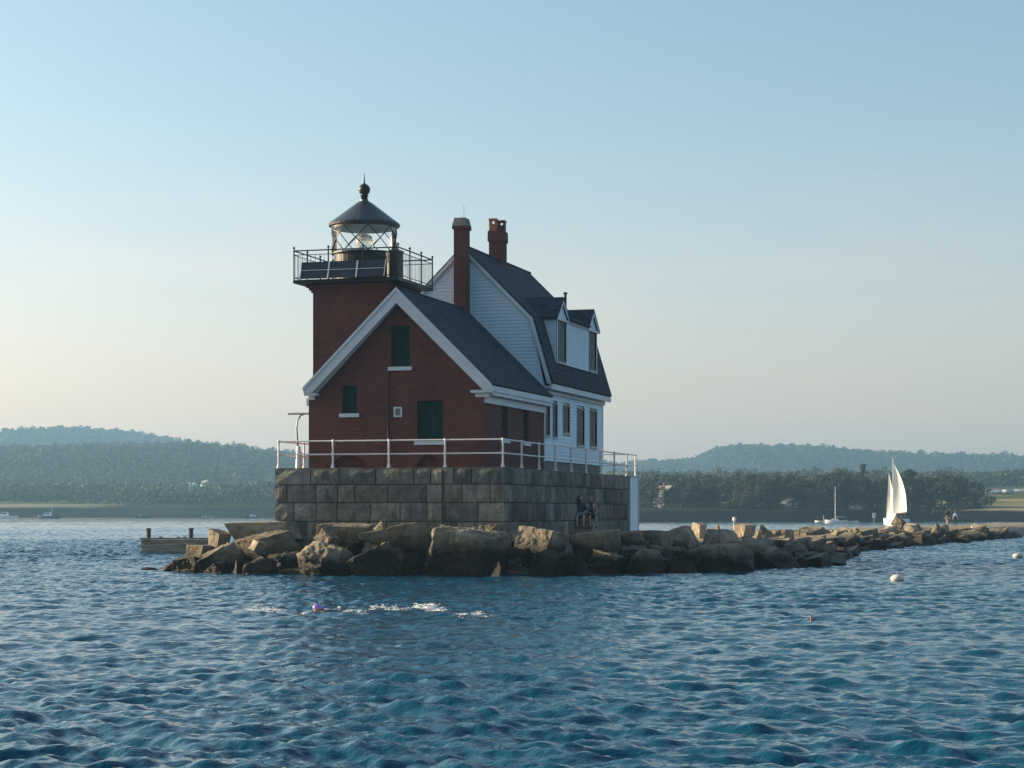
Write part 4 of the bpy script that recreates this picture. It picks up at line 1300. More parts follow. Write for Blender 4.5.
KINDS = {k: [(crown_mesh(50 + i * 3 + j * 17, k), trunk_mesh(i, k)) for i in range(n)] for j, (k, n) in enumerate((('round', 4), ('broad', 4), ('tall', 2), ('conifer', 2)))}
q = random.Random(12)


def tree(px, top, d, kind, label, wk=1.0, group='trees along the near shore', name='broadleaf_tree', dark=False):
    X = (px - HX) * d / FOC; z = float(ground(X, d)) - .1
    h = EYE + (HY - top) * d / FOC - z
    e = thing(name, label, 'tree', (X, d, z), q.uniform(0, 6.28), group, local=False)
    cm, tm = KINDS[kind][q.randrange(len(KINDS[kind]))]
    for nm, me in (('crown', cm), ('trunk', tm)):
        o = bpy.data.objects.new(nm, me); col.objects.link(o); o.parent = e; o.scale = (h * wk, h * wk, h)
        if dark and nm == 'crown' and kind != 'conifer':
            o.material_slots[0].link = 'OBJECT'; o.material_slots[0].material = M['dark_leaf']
    return e


common = 'leafy dark green tree in the close row along the shore'
back = 'lighter leafy tree showing above the front row of shore trees'
for px, top, kind, wk in ((644, 480, 'round', 1.1), (656, 483, 'broad', 1), (690, 478, 'round', 1.1), (702, 484, 'broad', .9), (716, 481, 'round', 1), (728, 486, 'tall', 1.2), (741, 472, 'broad', 1.0), (757, 477, 'round', 1),
                          (771, 483, 'round', 1), (784, 474, 'broad', 1), (799, 477, 'round', 1), (812, 480, 'broad', .9), (824, 474, 'round', 1.05), (838, 470, 'broad', 1), (852, 472, 'round', 1.0), (869, 481, 'broad', .9), (883, 477, 'round', 1.1)):
    tree(px, top, 507 + q.uniform(-6, 14), kind, common, wk, 'dark trees in the shore row', dark=True)
for px, top in ((650, 477), (663, 473), (677, 473), (696, 474), (709, 473), (724, 478), (750, 474), (766, 479), (778, 471), (793, 471), (807, 477), (819, 471), (832, 471), (845, 467), (860, 477), (876, 474), (888, 480)):
    tree(px, top, 535 + q.uniform(-8, 22), q.choice(['round', 'broad', 'tall']), back, 1.1, 'trees behind the shore row')
for px, top in ((666, 496), (683, 494), (674, 501)):
    tree(px, top, 503, 'broad', 'low bushy tree in front of the grey gabled house', 1.0, 'bushy trees before the grey house')
tree(863, 463, 560, 'conifer', 'dark pointed conifer rising above the rounded trees near the sails', 1.0, name='conifer_tree')
tree(907, 468, 520, 'tall', 'tall dark tree with a flat top directly right of the white sails', 1.25, dark=True)
tree(917, 490, 512, 'round', 'low bushy tree between the white sails and the big rounded trees', 1.2)
tree(926, 494, 508, 'broad', 'lowest bush like tree in the gap before the big rounded trees', 1.2)
tree(941, 474, 515, 'broad', 'big rounded dark tree behind the two walkers, tallest of its clump', 1.1, dark=True)
tree(955, 474, 519, 'round', 'big rounded dark tree just right of the tallest one behind the walkers', 1.3, dark=True)
tree(965, 480, 512, 'broad', 'spreading dark tree near the open lawn end of the clump', 1.1, dark=True)
tree(977, 485, 508, 'round', 'last dark tree of the clump, standing at the edge of the open lawn', 1.35, dark=True)
for k, (px, top) in enumerate(((968, 483), (982, 481), (990, 478), (1000, 475), (1009, 472), (1017, 470), (1026, 467), (1036, 468))):
    tree(px, top, 905 + q.uniform(-12, 25), q.choice(['round', 'broad']), 'hazy tree in the distant row behind the parked cars', 1.2, 'trees beyond the parked cars')
# undergrowth along the top of the bank
V, F, T = [], [], []
qq = random.Random(5)
for k in range(330):
    px = qq.uniform(600, 982); d = qq.uniform(492, 503); X_ = (px - HX) * d / FOC
    z = float(ground(X_, d)); r = qq.uniform(.5, 1.5)
    leaf_quads(qq, Vector((X_, d + 4, z + r * .6)), Vector((r * 1.5, r, r)), 26, .32, V, F, T, qq.uniform(.1, .6))
me = bpy.data.meshes.new('undergrowth'); me.from_pydata(V, [], F); at_ = me.attributes.new('tint', 'FLOAT_COLOR', 'FACE'); at_.data.foreach_set('color', [c for t in T for c in t])
me.materials.append(M['leaf']); o = bpy.data.objects.new('undergrowth', me); col.objects.link(o); tag(o, 'low bushes growing along the top of the shore bank', 'bushes', None, 'stuff')

# ------------------------------------------------------------------ houses on the far shores
M['housegrey'] = paint('grey_clapboard', (.09, .10, .115), .8, .2); M['rooflight'] = paint('pale_roof', (.2, .2, .19), .7, .2)


def house(px, py, d, w, dep, hw, hr, wall, roofm, label, rot=0, name='shore_house', chim=False):
    X = (px - HX) * d / FOC; z = float(ground(X, d)) - .1
    if py is not None:
        z = EYE + (HY - py) * d / FOC
    e = thing(name, label, 'house', (X, d, z), rot, 'houses on the far shore', local=False)
    mb = MB(); mb.prism([(-w / 2, -1.5), (w / 2, -1.5), (w / 2, hw), (0, hr - .1), (-w / 2, hw)], lambda u, q_, t: (u, t, q_), 0, dep); mb.build('wall', wall, e)
    mb = MB()
    for sg in (-1, 1):
        sl = (hr - hw) / (w / 2)
        mb.prism([(0, hr), (sg * (w / 2 + .4), hw - .4 * sl), (sg * (w / 2 + .4), hw - .4 * sl + .25), (0, hr + .25)], lambda u, q_, t: (u, t, q_), -.4, dep + .4)
    r_ = mb.build('roof', roofm, e)
    if chim:
        mb = MB(); mb.box(w * .0 - .3, w * .0 + .3, dep * .5, dep * .5 + .6, hr, hr + 1.1); mb.build('chimney', M['brick'], e, uv=True)
    for fx in (-.28, .22):
        for zz in (hw * .2, hw * .68):
            mb = MB(); mb.box(w * fx - .45, w * fx + .45, -.05, -.004, zz, zz + hw * .2); f_ = mb.build('window', M['rail'], e)
            mb = MB(); mb.box(w * fx - .36, w * fx + .36, -.07, -.052, zz + .08, zz + hw * .2 - .08); mb.build('pane', M['pane'], e).parent = f_
    return e


house(672, None, 513, 4.4, 7, 3.9, 5.5, M['housegrey'], M['rooflight'], 'grey gabled house with a pale roof among the dark shore trees', R(24), chim=True)
house(793, None, 500, 3.0, 4, 1.6, 2.5, M['housegrey'], M['housegrey'], 'small low grey cottage under the shore trees near the moored sloop', R(15))
house(856, None, 501, 3.4, 4, 1.1, 1.7, M['rooflight'], M['housegrey'], 'low pale shed half hidden under the shore trees left of the white sails', R(-10), name='shore_shed')
house(195, None, 1130, 5.2, 8, 5, 7.4, M['white'], M['rooflight'], 'white gabled house high on the wooded hillside, largest of the pale houses there', R(28))
house(208, None, 1180, 4.2, 6, 3.2, 5, M['white'], M['rooflight'], 'small white house just above the largest hillside house', R(35))
house(183, None, 1090, 2.8, 4, 2.2, 3.6, M['white'], M['rooflight'], 'tiny white cottage below the largest hillside house', R(20))
house(245, None, 960, 4.0, 6, 2.6, 4.2, M['rooflight'], M['housegrey'], 'pale cottage low in the woods close to the pier corner', R(20))
house(988, None, 700, 1.3, 1.6, 2.0, 2.5, M['white'], M['rooflight'], 'narrow white hut at the end of the parked cars', R(10))

# ------------------------------------------------------------------ parked cars on the rise
def car_mesh(paintm):
    mb = MB()
    side = [(-2.1, .35), (2.1, .35), (2.15, .75), (1.95, .95), (.95, 1.02), (.45, 1.45), (-1.05, 1.48), (-1.75, 1.02), (-2.1, .95)]
    mb.prism(side, lambda u, w, t: (u, t, w), -.82, .82, 0)
    glass = [(.86, 1.03), (.42, 1.4), (-1.0, 1.42), (-1.6, 1.03)]
    mb.prism(glass, lambda u, w, t: (u, t, w), -.835, .835, 1)
    for x in (-1.3, 1.3):
        for y in (-.85, .67):
            mb.tube([(x, y, .33), (x, y + .18, .33)], .33, 12, 2)
    o = mb.build('parked_car', [paintm, M['pane'], M['dark']]); return o


CARP = [paint('white_car_paint', (.75, .75, .74), .25, .05), paint('silver_car_paint', (.45, .47, .48), .25, .05, 2, .4), paint('blue_car_paint', (.05, .09, .2), .25, .05), paint('red_car_paint', (.3, .03, .03), .25, .05)]
protos = [car_mesh(p) for p in CARP]
qq = random.Random(2)
for k in range(11):
    px = 994 + k * 5.6; d = 735 + 4 * k; i_ = (0, 1, 0, 2, 0, 1, 3, 0, 1, 0, 2)[k]
    o = protos[i_]
    if o.get('label'):
        o = o.copy(); col.objects.link(o)
    X_ = (px - HX) * d / FOC; o.location = (X_, d, float(ground(X_, d)) + .02); o.rotation_euler = (0, 0, R(70 + qq.uniform(-12, 12)))
    tag(o, ('white car', 'silver car', 'dark blue car', 'red car')[i_] + ' parked in the row above the lawn on the far shore', 'car', 'cars parked above the lawn')
# wooden fence below the cars
fe = thing('lawn_fence', 'long brown rail fence running below the parked cars', 'fence', (165, 700, float(ground(165, 700))), 0, local=False)
mb = MB(); rl_ = MB()
for k in range(16):
    x = 165 + k * 4; y = 700 + k * 1.5; z = float(ground(x, y)); mb2 = MB(); mb2.box(x - 165 - .1, x - 165 + .1, y - 700 - .1, y - 700 + .1, z - float(ground(165, 700)) - .2, z - float(ground(165, 700)) + 1.2); mb2.build('post', M['timber'], fe)
z0 = float(ground(165, 700))
for hh in (.4, 1.0):
    mb = MB(); mb.tube([(k * 4, k * 1.5, float(ground(165 + k * 4, 700 + k * 1.5)) - z0 + hh) for k in range(16)], .09, 5); mb.build('rail', M['timber'], fe)

# ------------------------------------------------------------------ boats
M['hullwhite'] = paint('white_hull_paint', (.80, .80, .78), .3, .06); M['hullnavy'] = paint('navy_hull_paint', (.012, .022, .05), .3, .1)
M['sail'], _nt, _b = newmat('sailcloth'); _b.inputs['Base Color'].default_value = (.84, .83, .79, 1); _b.inputs['Roughness'].default_value = .8
_t = N(_nt, 'ShaderNodeBsdfTranslucent'); _t.inputs[0].default_value = (.8, .78, .7, 1); _m = N(_nt, 'ShaderNodeMixShader'); _m.inputs[0].default_value = .3
_nt.links.new(_b.outputs[0], _m.inputs[1]); _nt.links.new(_t.outputs[0], _m.inputs[2]); _nt.links.new(_m.outputs[0], _nt.nodes['Material Output'].inputs[0])
M['wood'] = paint('varnished_wood', (.25, .13, .05), .4, .3)


def hull(L, B, H, transom=.7):
    mb = MB(); n = 14; k = 9; vs = []
    for i in range(n):
        t = i / (n - 1); x = -L / 2 + L * t
        half_ = B / 2 * (transom + (1 - transom) * math.sin(min(t / .55, 1) * math.pi / 2)) * (1 - max(0, (t - .5) / .5) ** 2.4) + .01
        sheer = H * (1 + .28 * ((t - .4) / .6) ** 2)
        for j in range(k):
            a = -math.pi / 2 + math.pi * j / (k - 1)          # port gunwale round the keel to starboard
            y = half_ * math.copysign(abs(math.sin(a)) ** .6, a); z = sheer - (sheer + .35 * B * .4) * (math.cos(a) ** .8 if math.cos(a) > 1e-6 else 0)
            vs.append((x, y, z))
    fs = [(i * k + j, i * k + j + 1, (i + 1) * k + j + 1, (i + 1) * k + j) for i in range(n - 1) for j in range(k - 1)]
    fs += [list(range(k))] + [(i * k, (i + 1) * k, (i + 1) * k + k - 1, i * k + k - 1) for i in range(n - 1)]
    mb.add(vs, fs); return mb


def sail(e, name, luff, leech, belly, side, n=12, mid=.12):
    """cloth between the luff (foot, head) and the clew, bellied out to one side"""
    (tack, head), clew = [Vector(p) for p in luff], Vector(leech)
    V, F = [], []; s_ = Vector(side)
    for i in range(n + 1):
        u = i / n
        a = tack.lerp(head, u); b_ = clew.lerp(head, u) + (clew - tack).normalized() * mid * math.sin(math.pi * u) * (clew - tack).length
        for j in range(9):
            v = j / 8; V.append(a.lerp(b_, v) + s_ * belly * math.sin(math.pi * v ** .8) * math.sin(math.pi * min(1, u * .9 + .12)) ** .7)
    for i in range(n):
        for j in range(8):
            F.append((i * 9 + j, i * 9 + j + 1, (i + 1) * 9 + j + 1, (i + 1) * 9 + j))
    m_ = len(V); V += [p + s_ * .02 for p in V]; F += [tuple(m_ + i for i in reversed(f)) for f in F]
    mb = MB(); mb.add(V, F); return mb.build(name, M['sail'], e, smooth=True, fix=False)


c = onwater(894.5, 524.2); d_ = c.y
e = thing('sailing_boat', 'sailing yacht under two full white sails passing behind the breakwater', 'sailboat', (c.x, c.y, 0), math.atan2(.954, -.30), local=False)
hull(8.6, 2.7, .95).build('hull', M['hullwhite'], e)
mb = MB(); mb.prism([(-1.6, .7), (2.2, .7), (1.7, 1.45), (-1.4, 1.4)], lambda u, w, t: (u, t, w), -.75, .75); mb.build('cabin', M['hullwhite'], e)
mb = MB(); mb.tube([(.6, 0, .8), (.6, 0, 12.9)], [.085, .05], 8); mb.build('mast', M['hullwhite'], e)
mb = MB(); mb.tube([(.5, 0, 2.0), (-2.5, -1.35, 2.2)], .06, 6); mb.build('boom', M['wood'], e)
mb = MB(); mb.tube([(4.3, 0, 1.1), (.6, 0, 12.2)], .012, 4); mb.tube([(-4.2, 0, 1.0), (.6, 0, 12.8)], .012, 4); mb.build('rigging', M['galv'], e)
sail(e, 'mainsail', ((.5, 0, 2.1), (.58, 0, 11.9)), (-2.4, -1.3, 2.4), .7, (-.1, -1, 0), mid=.3)
sail(e, 'foresail', ((3.3, 0, 1.2), (2.3, 0, 9.9)), (.9, -.85, 1.5), .35, (0, -1, 0), mid=.08)
mb = MB()
for x, y in ((-2.6, .3), (-2.2, -.4)):
    mb.lathe([(.0, 0), (.2, .05), (.24, .5), (.1, .62), (.12, .8), (0, .88)], (x, y, .9), 8)
mb.build('cockpit_cover', M['hullnavy'], e)

c = onwater(836, 523.4)
e = thing('moored_sloop', 'small white sloop moored with bare mast before the shore trees', 'sailboat', (c.x, c.y, 0), R(176), 'moored boats', local=False)
hull(4.6, 1.6, .62).build('hull', M['hullwhite'], e)
mb = MB(); mb.prism([(-.5, .55), (1.0, .55), (.8, .95), (-.4, .95)], lambda u, w, t: (u, t, w), -.42, .42); mb.build('cabin', M['hullwhite'], e)
mb = MB(); mb.tube([(.15, 0, .5), (.15, 0, 7.5)], [.075, .055], 8); mb.build('mast', M['hullwhite'], e)
mb = MB(); mb.tube([(.1, 0, 1.35), (-1.9, 0, 1.3)], .06, 6); mb.build('boom', M['hullwhite'], e)
mb = MB(); mb.tube([(2.2, 0, .75), (.15, 0, 7.3)], .012, 4); mb.tube([(-2.2, 0, .7), (.15, 0, 7.4)], .012, 4); mb.build('rigging', M['galv'], e)


def motorboat(px, py, L, label, hm, rot, cabin=True, mast=0.0, name='motor_boat'):
    c = onwater(px, py); e = thing(name, label, 'motorboat', (c.x, c.y, 0), R(rot), 'moored boats', local=False)
    hull(L, L * .32, L * .11, .85).build('hull', hm, e)
    if cabin:
        mb = MB(); mb.prism([(-L * .1, L * .09), (L * .26, L * .12), (L * .16, L * .26), (L * .13, L * .27), (-L * .06, L * .27)], lambda u, w, t: (u, t, w), -L * .1, L * .1); cbn = mb.build('cabin', M['hullwhite'], e)
        mb = MB(); mb.prism([(-L * .05, L * .19), (L * .185, L * .19), (L * .15, L * .245), (-L * .05, L * .245)], lambda u, w, t: (u, t, w), -L * .103, L * .103); mb.build('cabin_window', M['pane'], e).parent = cbn
    if mast:
        mb = MB(); mb.tube([(-L * .12, 0, L * .08), (-L * .12, 0, L * mast)], L * .006 + .03, 6); mb.build('mast', M['hullwhite'], e)
    return e


motorboat(49, 518.6, 8.4, 'motor cruiser with dark hull and white cabin lying off the far shore', M['hullnavy'], 175, True, .55)
motorboat(252, 518.4, 6.0, 'small boat with white cabin and dark hull close to the pier corner', M['hullnavy'], 10, True)
motorboat(207, 518.0, 4.6, 'low open pale boat lying far off midway along the wooded shore', M['hullwhite'], 8, False, .3)
motorboat(6, 518.6, 8.5, 'pale motor launch at the very edge of the far harbour', M['hullwhite'], 172, True)
motorboat(142, 518.2, 5.5, 'small dark open boat lying off the far shore before the timber landing', M['hullnavy'], 3, False, .3)
motorboat(852, 522.6, 3.0, 'tiny pale tender lying just beyond the moored sloop', M['hullwhite'], 10, False, name='tender')
motorboat(822, 522.4, 3.2, 'little white open boat lying before the moored sloop', M['hullwhite'], 170, False, .5, name='tender')

# a white flagpole sign on the far bank
c = at(874, 511, 480); z = float(ground(c.x, c.y))
e = thing('shore_sign', 'small white sign board on a post on the dark far bank', 'sign', (c.x, c.y, z), 0, local=False)
mb = MB(); mb.tube([(0, 0, -.3), (0, 0, 2.2)], .06, 6); mb.build('post', M['hullwhite'], e)
mb = MB(); mb.box(-.35, .4, -.06, -.065 + .13, .9, 2.1); mb.build('board', M['hullwhite'], e)

# ------------------------------------------------------------------ buoys and gull
def buoy(px, py, r, label, mat, tall=False):
    c = onwater(px, py); z = float(wave_h(c.x, c.y))
    e = thing('mooring_buoy', label, 'buoy', (c.x, c.y, z + (.02 if tall else .09)), .3, 'buoys', local=False)
    mb = MB()
    if tall:
        mb.lathe([(0, -.05), (r, -.04), (r, .06), (r * .6, .08), (r * .25, .085), (r * .25, .12), (0, .121)], (0, 0, 0), 14)
    else:
        mb.lathe([(0, -r * .5), (r * .7, -r * .4), (r, 0), (r * .96, r * .3), (r * .7, r * .52), (r * .2, r * .62), (0, r * .63)], (0, 0, 0), 18)
    mb.build('float', mat, e, smooth=True)
    mb = MB(); mb.tube([(-.03, 0, r * .55 if not tall else .1), (-.03, 0, (r * .55 if not tall else .1) + .07 * (.3 if tall else 1)), (.03, 0, (r * .55 if not tall else .1) + .07 * (.3 if tall else 1)), (.03, 0, r * .55 if not tall else .1)], .012, 6); mb.build('ring', M['galv'], e)
    return e


M['orange'] = paint('orange_buoy_paint', (.38, .06, .045), .6, .2)
buoy(897.5, 580.5, .24, 'round white mooring buoy floating nearest in open water', paint('white_buoy', (.72, .69, .58), .5, .3, 5))
buoy(1018, 558.5, .27, 'white mooring buoy floating farther out by the breakwater', paint('dull_white_buoy', (.6, .58, .52), .5, .3, 5))
buoy(811.5, 621.0, .03, 'small orange lobster float bobbing alone in open water', M['orange'], True)

# ------------------------------------------------------------------ people
SKIN = paint('skin', (.42, .25, .18), .55, .1, 6); HAIRD = paint('dark_hair', (.018, .014, .012), .6, .3, 12); HAIRG = paint('light_brown_hair', (.17, .12, .08), .6, .3, 12)


def person(name, label, J, cloth, loc, rot, hair=HAIRD, long_hair=False, fingers=True, scale=1.0, cap=None):
    """J: joint -> (x, y, z); one skinned body; cloth: list of (joint pairs, material)"""
    bones = [('pelvis', 'waist'), ('waist', 'chest'), ('chest', 'neck'), ('neck', 'skull')]
    for s in 'LR':
        bones += [('chest', 'sh' + s), ('sh' + s, 'el' + s), ('el' + s, 'wr' + s), ('wr' + s, 'pa' + s), ('pelvis', 'hip' + s), ('hip' + s, 'kn' + s), ('kn' + s, 'an' + s), ('an' + s, 'to' + s)]
    rad = {'pelvis': .135, 'waist': .125, 'chest': .14, 'neck': .055, 'skull': .06, 'sh': .062, 'el': .042, 'wr': .028, 'pa': .032, 'hip': .09, 'kn': .06, 'an': .04, 'to': .035}
    V, E, RAD, idx, owner = [], [], [], {}, []
    def vert(nm, p, r):
        idx[nm] = len(V); V.append(Vector(p)); RAD.append(r)
    for k, p in J.items():
        if k in ('face', 'up'): continue
        vert(k, p, rad.get(k, rad.get(k[:-1])))
    for a, b_ in bones:
        E.append((idx[a], idx[b_]))
    for s in 'LR':
        d = (V[idx['pa' + s]] - V[idx['wr' + s]]).normalized(); up = Vector((0, 0, 1)) if abs(d.z) < .9 else Vector((0, -1, 0))
        sd = d.cross(up).normalized(); nn = sd.cross(d).normalized()
        for k, (o_, L) in enumerate(((-.034, .062), (-.012, .075), (.011, .071), (.032, .055))):
            b0_ = V[idx['pa' + s]] + sd * o_ + d * .02; b1 = b0_ + d * L * .55 - nn * .008; b2 = b1 + d * L * .42 - nn * .022
            vert('f%d%s0' % (k, s), b0_, .011); vert('f%d%s1' % (k, s), b1, .0095); vert('f%d%s2' % (k, s), b2, .008)
            E += [(idx['pa' + s], idx['f%d%s0' % (k, s)]), (idx['f%d%s0' % (k, s)], idx['f%d%s1' % (k, s)]), (idx['f%d%s1' % (k, s)], idx['f%d%s2' % (k, s)])]
        t0 = V[idx['wr' + s]] + d * .025 - sd * .036; vert('t%s0' % s, t0, .013); vert('t%s1' % s, t0 + d * .035 - sd * .03 - nn * .012, .01)
        E += [(idx['wr' + s], idx['t%s0' % s]), (idx['t%s0' % s], idx['t%s1' % s])]
    me = bpy.data.meshes.new('tmp'); me.from_pydata(V, E, [])
    o = bpy.data.objects.new('tmp', me); col.objects.link(o)
    sk = o.modifiers.new('s', 'SKIN'); sk.use_smooth_shade = True; o.modifiers.new('u', 'SUBSURF').levels = 1
    lay = me.skin_vertices[0]
    for i_, r_ in enumerate(RAD):
        lay.data[i_].radius = (r_, r_); lay.data[i_].use_root = (i_ == idx['pelvis'])
    dg = bpy.context.evaluated_depsgraph_get(); body = bpy.data.meshes.new_from_object(o.evaluated_get(dg))
    bpy.data.objects.remove(o)
    # head
    bm = bmesh.new(); bm.from_mesh(body)
    hd = bmesh.ops.create_uvsphere(bm, u_segments=18, v_segments=14, radius=1)['verts']
    f_ = Vector(J.get('face', (0, -1, 0))).normalized(); upv = Vector(J.get('up', (0, 0, 1))).normalized(); sdv = f_.cross(upv).normalized(); upv = sdv.cross(f_)
    hc = V[idx['skull']] + upv * .075
    for v in hd:
        x, y, z = v.co                                       # y: forward
        X_ = x * .077 * (1 - .18 * max(0, -z)); Yf = y * .098; Z_ = z * .118
        if y > .5:
            nose = math.exp(-((x / .16) ** 2 + ((z + .12) / .22) ** 2)); Yf += .024 * nose
            Yf -= .012 * math.exp(-(((abs(x) - .36) / .15) ** 2 + ((z - .1) / .12) ** 2))
            Yf += .008 * math.exp(-((x / .3) ** 2 + ((z + .48) / .09) ** 2))
        if abs(x) > .9: X_ *= 1.12
        v.co = hc + sdv * X_ + f_ * Yf + upv * Z_
    bm.to_mesh(body); nh = len(hd); bm.free()
    mats = [SKIN] + [m_ for _, m_ in cloth]
    for m_ in mats: body.materials.append(m_)
    pairs = [(a, b_, mi + 1) for mi, (bl, _) in enumerate(cloth) for a, b_ in bl]
    allb = [(a, b_, next((mi for x, y, mi in pairs if (x, y) == (a, b_)), 0)) for a, b_ in bones]
    for p in body.polygons:
        c_ = p.center
        if (c_ - hc).length < .14: p.material_index = 0; p.use_smooth = True; continue
        best, bi = 9, 0
        for a, b_, mi in allb:
            A, B_ = V[idx[a]], V[idx[b_]]; ab = B_ - A; t = max(0, min(1, (c_ - A).dot(ab) / max(ab.length_squared, 1e-9)))
            dd = (c_ - (A + ab * t)).length - (.05 if a in ('pelvis', 'waist', 'chest') else 0)
            if dd < best: best, bi = dd, mi
        p.material_index = bi; p.use_smooth = True
    ob = bpy.data.objects.new(name, body); col.objects.link(ob)
    ob.location = loc; ob.rotation_euler = (0, 0, rot); ob.scale = (scale,) * 3
    tag(ob, label, 'person')
    bm = bmesh.new(); hv = bmesh.ops.create_uvsphere(bm, u_segments=16, v_segments=12, radius=1)['verts']
    for v in hv:
        x, y, z = v.co; lim = -.1 if not long_hair else -.9
        Yf = y * .108 - .012; Z_ = z * .126 + .008; X_ = x * .087
        if y > .2 and z < .45 + .2 * (y > .6): Yf = min(Yf, .03); 
        if z < lim and y > -.2: Z_ = lim * .12
        if long_hair and z < -.1 and y < .2: Z_ -= .14 * min(1, -z); X_ *= 1.05
        v.co = hc + sdv * X_ + f_ * Yf + upv * Z_
    hm = bpy.data.meshes.new('hair'); bm.to_mesh(hm); bm.free(); hm.materials.append(cap or hair)
    for p in hm.polygons: p.use_smooth = True
    h_ = bpy.data.objects.new('swim_cap' if cap else 'hair', hm); col.objects.link(h_); h_.parent = ob
    return ob


def cloth_c(n, c): return paint(n, c, .85, .2, 5)


def standing(stride=.16, arm=.12):
    J = {'pelvis': (0, 0, .95), 'waist': (0, .0, 1.1), 'chest': (0, .01, 1.32), 'neck': (0, 0, 1.48), 'skull': (0, -.015, 1.56)}
    for s, sx in (('L', 1), ('R', -1)):
        k = sx * stride
        J.update({'sh' + s: (sx * .17, .01, 1.40), 'el' + s: (sx * .23, .03 + arm * sx, 1.13), 'wr' + s: (sx * .24, -.05 + arm * sx * 1.6, .89), 'pa' + s: (sx * .24, -.07 + arm * sx * 1.8, .82),
                  'hip' + s: (sx * .09, 0, .9), 'kn' + s: (sx * .1, -k * .6 - .02, .50), 'an' + s: (sx * .1, -k + (.05 if k < 0 else 0), .09), 'to' + s: (sx * .11, -k - .13, .04)})
    return J


TOP = [('waist', 'chest'), ('chest', 'neck'), ('chest', 'shL'), ('chest', 'shR')]; SLV = [('shL', 'elL'), ('shR', 'elR')]
SLV2 = SLV + [('elL', 'wrL'), ('elR', 'wrR')]
HIP = [('pelvis', 'waist'), ('pelvis', 'hipL'), ('pelvis', 'hipR'), ('hipL', 'knL'), ('hipR', 'knR')]; SHIN = [('knL', 'anL'), ('knR', 'anR')]; FT = [('anL', 'toL'), ('anR', 'toR')]
dark = cloth_c('black_cloth', (.02, .02, .024)); shoes = cloth_c('shoe_leather', (.06, .05, .045))
p = at(947, 527.3, 205); person('person', 'taller walker in a black top and pale shorts strolling on the breakwater', standing(.14), [(TOP + SLV2, dark), (HIP, cloth_c('tan_shorts', (.36, .3, .22))), (FT, shoes)], (p.x, p.y, .93), R(150))
p = at(955.3, 527, 204); person('person', 'shorter walker in a pale blue top and dark trousers on the breakwater', standing(-.12), [(TOP + SLV2, cloth_c('pale_blue_cloth', (.52, .62, .72))), (HIP + SHIN, cloth_c('dark_trousers', (.02, .022, .03))), (FT, shoes)], (p.x, p.y, .93), R(160), hair=HAIRG, scale=.86)


def sitting(lean=.0):
    J = {'pelvis': (0, 0, .12), 'waist': (0, .03, .27), 'chest': (0, .02 - lean, .48), 'neck': (0, -.02 - lean, .65), 'skull': (0, -.05 - lean, .73)}
    for s, sx in (('L', 1), ('R', -1)):
        J.update({'sh' + s: (sx * .17, .0 - lean, .57), 'el' + s: (sx * .25, -.1 - lean, .33), 'wr' + s: (sx * .14, -.33, .25), 'pa' + s: (sx * .1, -.4, .24),
                  'hip' + s: (sx * .1, -.02, .1), 'kn' + s: (sx * .13, -.44, .14), 'an' + s: (sx * .12, -.5, -.3), 'to' + s: (sx * .13, -.65, -.34)})
    return J


seat = lg.location.z + lg.dimensions.z / 2 - .02
lp = lg.location
J = sitting(.06); J['face'] = (.8, -.6, 0)
person('person', 'seated person with long dark hair, dark top and light blue shorts against the pier', J, [(TOP + SLV, cloth_c('slate_top', (.03, .06, .08))), (HIP, cloth_c('light_blue_shorts', (.10, .33, .52))), (FT, shoes)], (lp.x - .2, lp.y - .1, seat), R(-2), long_hair=True, scale=1.12)
J = sitting(-.02); J['face'] = (-.75, -.6, .0)
person('person', 'seated person with bare pale arms, dark vest and black shorts against the pier', J, [([('waist', 'chest')] + [('chest', 'neck')], cloth_c('dark_vest', (.03, .025, .04))), (HIP, dark), (FT, shoes)], (lp.x + .27, lp.y - .05, seat), R(8), hair=HAIRG, scale=1.12)
# swimmer, prone, heading to the left of the pier
c = onwater(316, 611.5); wz = float(wave_h(c.x, c.y))
J = {'pelvis': (.75, 0, -.12), 'waist': (.58, 0, -.08), 'chest': (.36, 0, -.05), 'neck': (.18, 0, -.0), 'skull': (.11, 0, .02), 'face': (-.45, -.25, -.85), 'up': (-.8, 0, .75)}
for s, sx in (('L', -1), ('R', 1)):
    J.update({'sh' + s: (.27, sx * .17, -.02), 'el' + s: ((.05, sx * .28, -.2) if s == 'L' else (.12, sx * .32, .02)), 'wr' + s: ((-.2, sx * .25, -.28) if s == 'L' else (-.1, sx * .3, -.12)), 'pa' + s: ((-.27, sx * .25, -.29) if s == 'L' else (-.16, sx * .29, -.16)),
              'hip' + s: (.8, sx * .09, -.13), 'kn' + s: (1.2, sx * .1, -.2), 'an' + s: (1.58, sx * .1, -.2 + .06 * sx), 'to' + s: (1.72, sx * .1, -.22 + .06 * sx)})
person('person', 'swimmer in a purple cap with head above the choppy water', J, [(TOP + [('pelvis', 'waist')], cloth_c('navy_swimsuit', (.012, .014, .04)))], (c.x, c.y, wz - .01), R(-12), cap=paint('purple_cap', (.36, .22, .58), .35, .1, 3))

# ------------------------------------------------------------------ haze, sky, sun, camera
mb = MB(); mb.box(-2700, 2700, -80, 3300, -4.5, 128)
m = bpy.data.materials.new('air_haze'); m.use_nodes = True; nt = m.node_tree
nt.nodes.remove(nt.nodes['Principled BSDF']); v = N(nt, 'ShaderNodeVolumePrincipled')
v.inputs['Color'].default_value = (.33, .62, .93, 1); v.inputs['Density'].default_value = .00027; v.inputs['Anisotropy'].default_value = .25
nt.links.new(v.outputs[0], nt.nodes['Material Output'].inputs['Volume'])
hz = mb.build('haze', m, uv=False); tag(hz, 'thin blue summer haze over the harbour', 'haze', None, 'stuff')

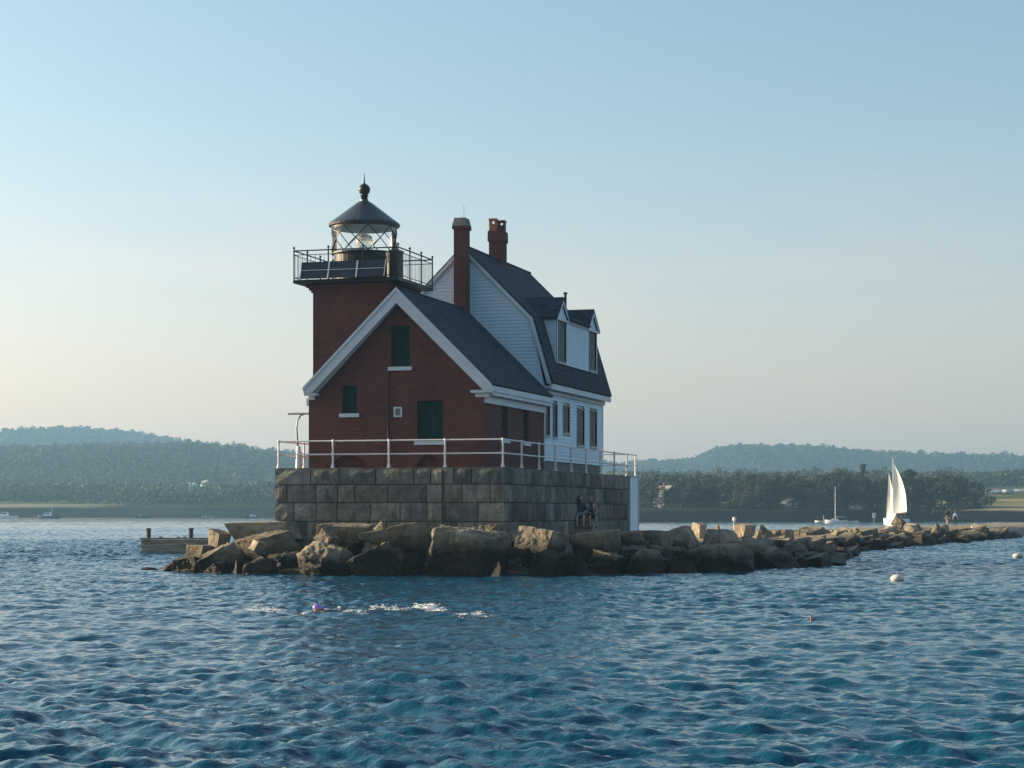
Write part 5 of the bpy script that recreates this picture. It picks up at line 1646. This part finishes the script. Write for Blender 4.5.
w = bpy.data.worlds.new('World'); sc.world = w; w.use_nodes = True; nt = w.node_tree
sky = N(nt, 'ShaderNodeTexSky'); sky.sky_type = 'NISHITA'; sky.sun_disc = False
sky.sun_elevation = R(SUN_EL); sky.sun_rotation = SUN_ROT % (2 * math.pi)
sky.air_density = 1.0; sky.dust_density = 2.2; sky.ozone_density = 1.8; sky.altitude = 0
tcw = N(nt, 'ShaderNodeTexCoord'); sw = N(nt, 'ShaderNodeSeparateXYZ'); nt.links.new(tcw.outputs['Generated'], sw.inputs[0])
low = mixc(nt, maprange(nt, sw.outputs['Z'], .0, .2), (1.45, 1.02, .99), (.96, .985, .93))      # a dusty rose band low in the summer sky
mpw = N(nt, 'ShaderNodeMapping'); mpw.inputs['Scale'].default_value = (5, 5, 26); nt.links.new(tcw.outputs['Generated'], mpw.inputs[0])
nz = N(nt, 'ShaderNodeTexNoise'); nz.inputs['Scale'].default_value = 1.3; nz.inputs['Detail'].default_value = 6; nt.links.new(mpw.outputs[0], nz.inputs['Vector'])
wisp = mixc(nt, 1.0, ramp(nt, nz.outputs['Fac'], .5, .75), mixc(nt, 1.0, maprange(nt, sw.outputs['Z'], .03, .09), maprange(nt, sw.outputs['Z'], .2, .12), 'MULTIPLY'), 'MULTIPLY')
low = mixc(nt, 1.0, low, mixc(nt, maprange(nt, sw.outputs['Z'], .0, .06), (1.15, 1.06, 1.025), (1, 1, 1)), 'MULTIPLY')
low = mixc(nt, 1.0, low, mixc(nt, wisp, (1, 1, 1), (1.11, 1.03, 1.0)), 'MULTIPLY')                # thin warm wisps of cloud
nt.links.new(mixc(nt, 1.0, sky.outputs[0], low, 'MULTIPLY'), nt.nodes['Background'].inputs[0]); nt.nodes['Background'].inputs[1].default_value = .105

L = bpy.data.lights.new('sun', 'SUN'); L.energy = 5.0; L.angle = R(.5); L.color = (1, .82, .55)
lo = bpy.data.objects.new('sun', L); col.objects.link(lo)
sd_ = Vector((SUNV.x * math.cos(R(SUN_EL)), SUNV.y * math.cos(R(SUN_EL)), math.sin(R(SUN_EL))))
lo.rotation_euler = sd_.to_track_quat('Z', 'Y').to_euler(); lo.location = (-60, 60, 40)

cam = bpy.data.cameras.new('camera'); cam.sensor_width = 36; cam.lens = 36 * FOC / 1024; cam.shift_y = (HY - 384) / 1024
cam.clip_start = .5; cam.clip_end = 12000
co = bpy.data.objects.new('camera', cam); col.objects.link(co); co.location = (0, 0, EYE); co.rotation_euler = (R(90), 0, 0)
sc.camera = co
sc.view_settings.view_transform = 'Standard'; sc.view_settings.look = 'None'; sc.view_settings.gamma = 1
sc.view_settings.use_curve_mapping = False; sc.view_settings.exposure = 1.10
sc.cycles.max_bounces = 8; sc.cycles.transparent_max_bounces = 12; sc.cycles.volume_bounces = 0
sc.cycles.use_denoising = True
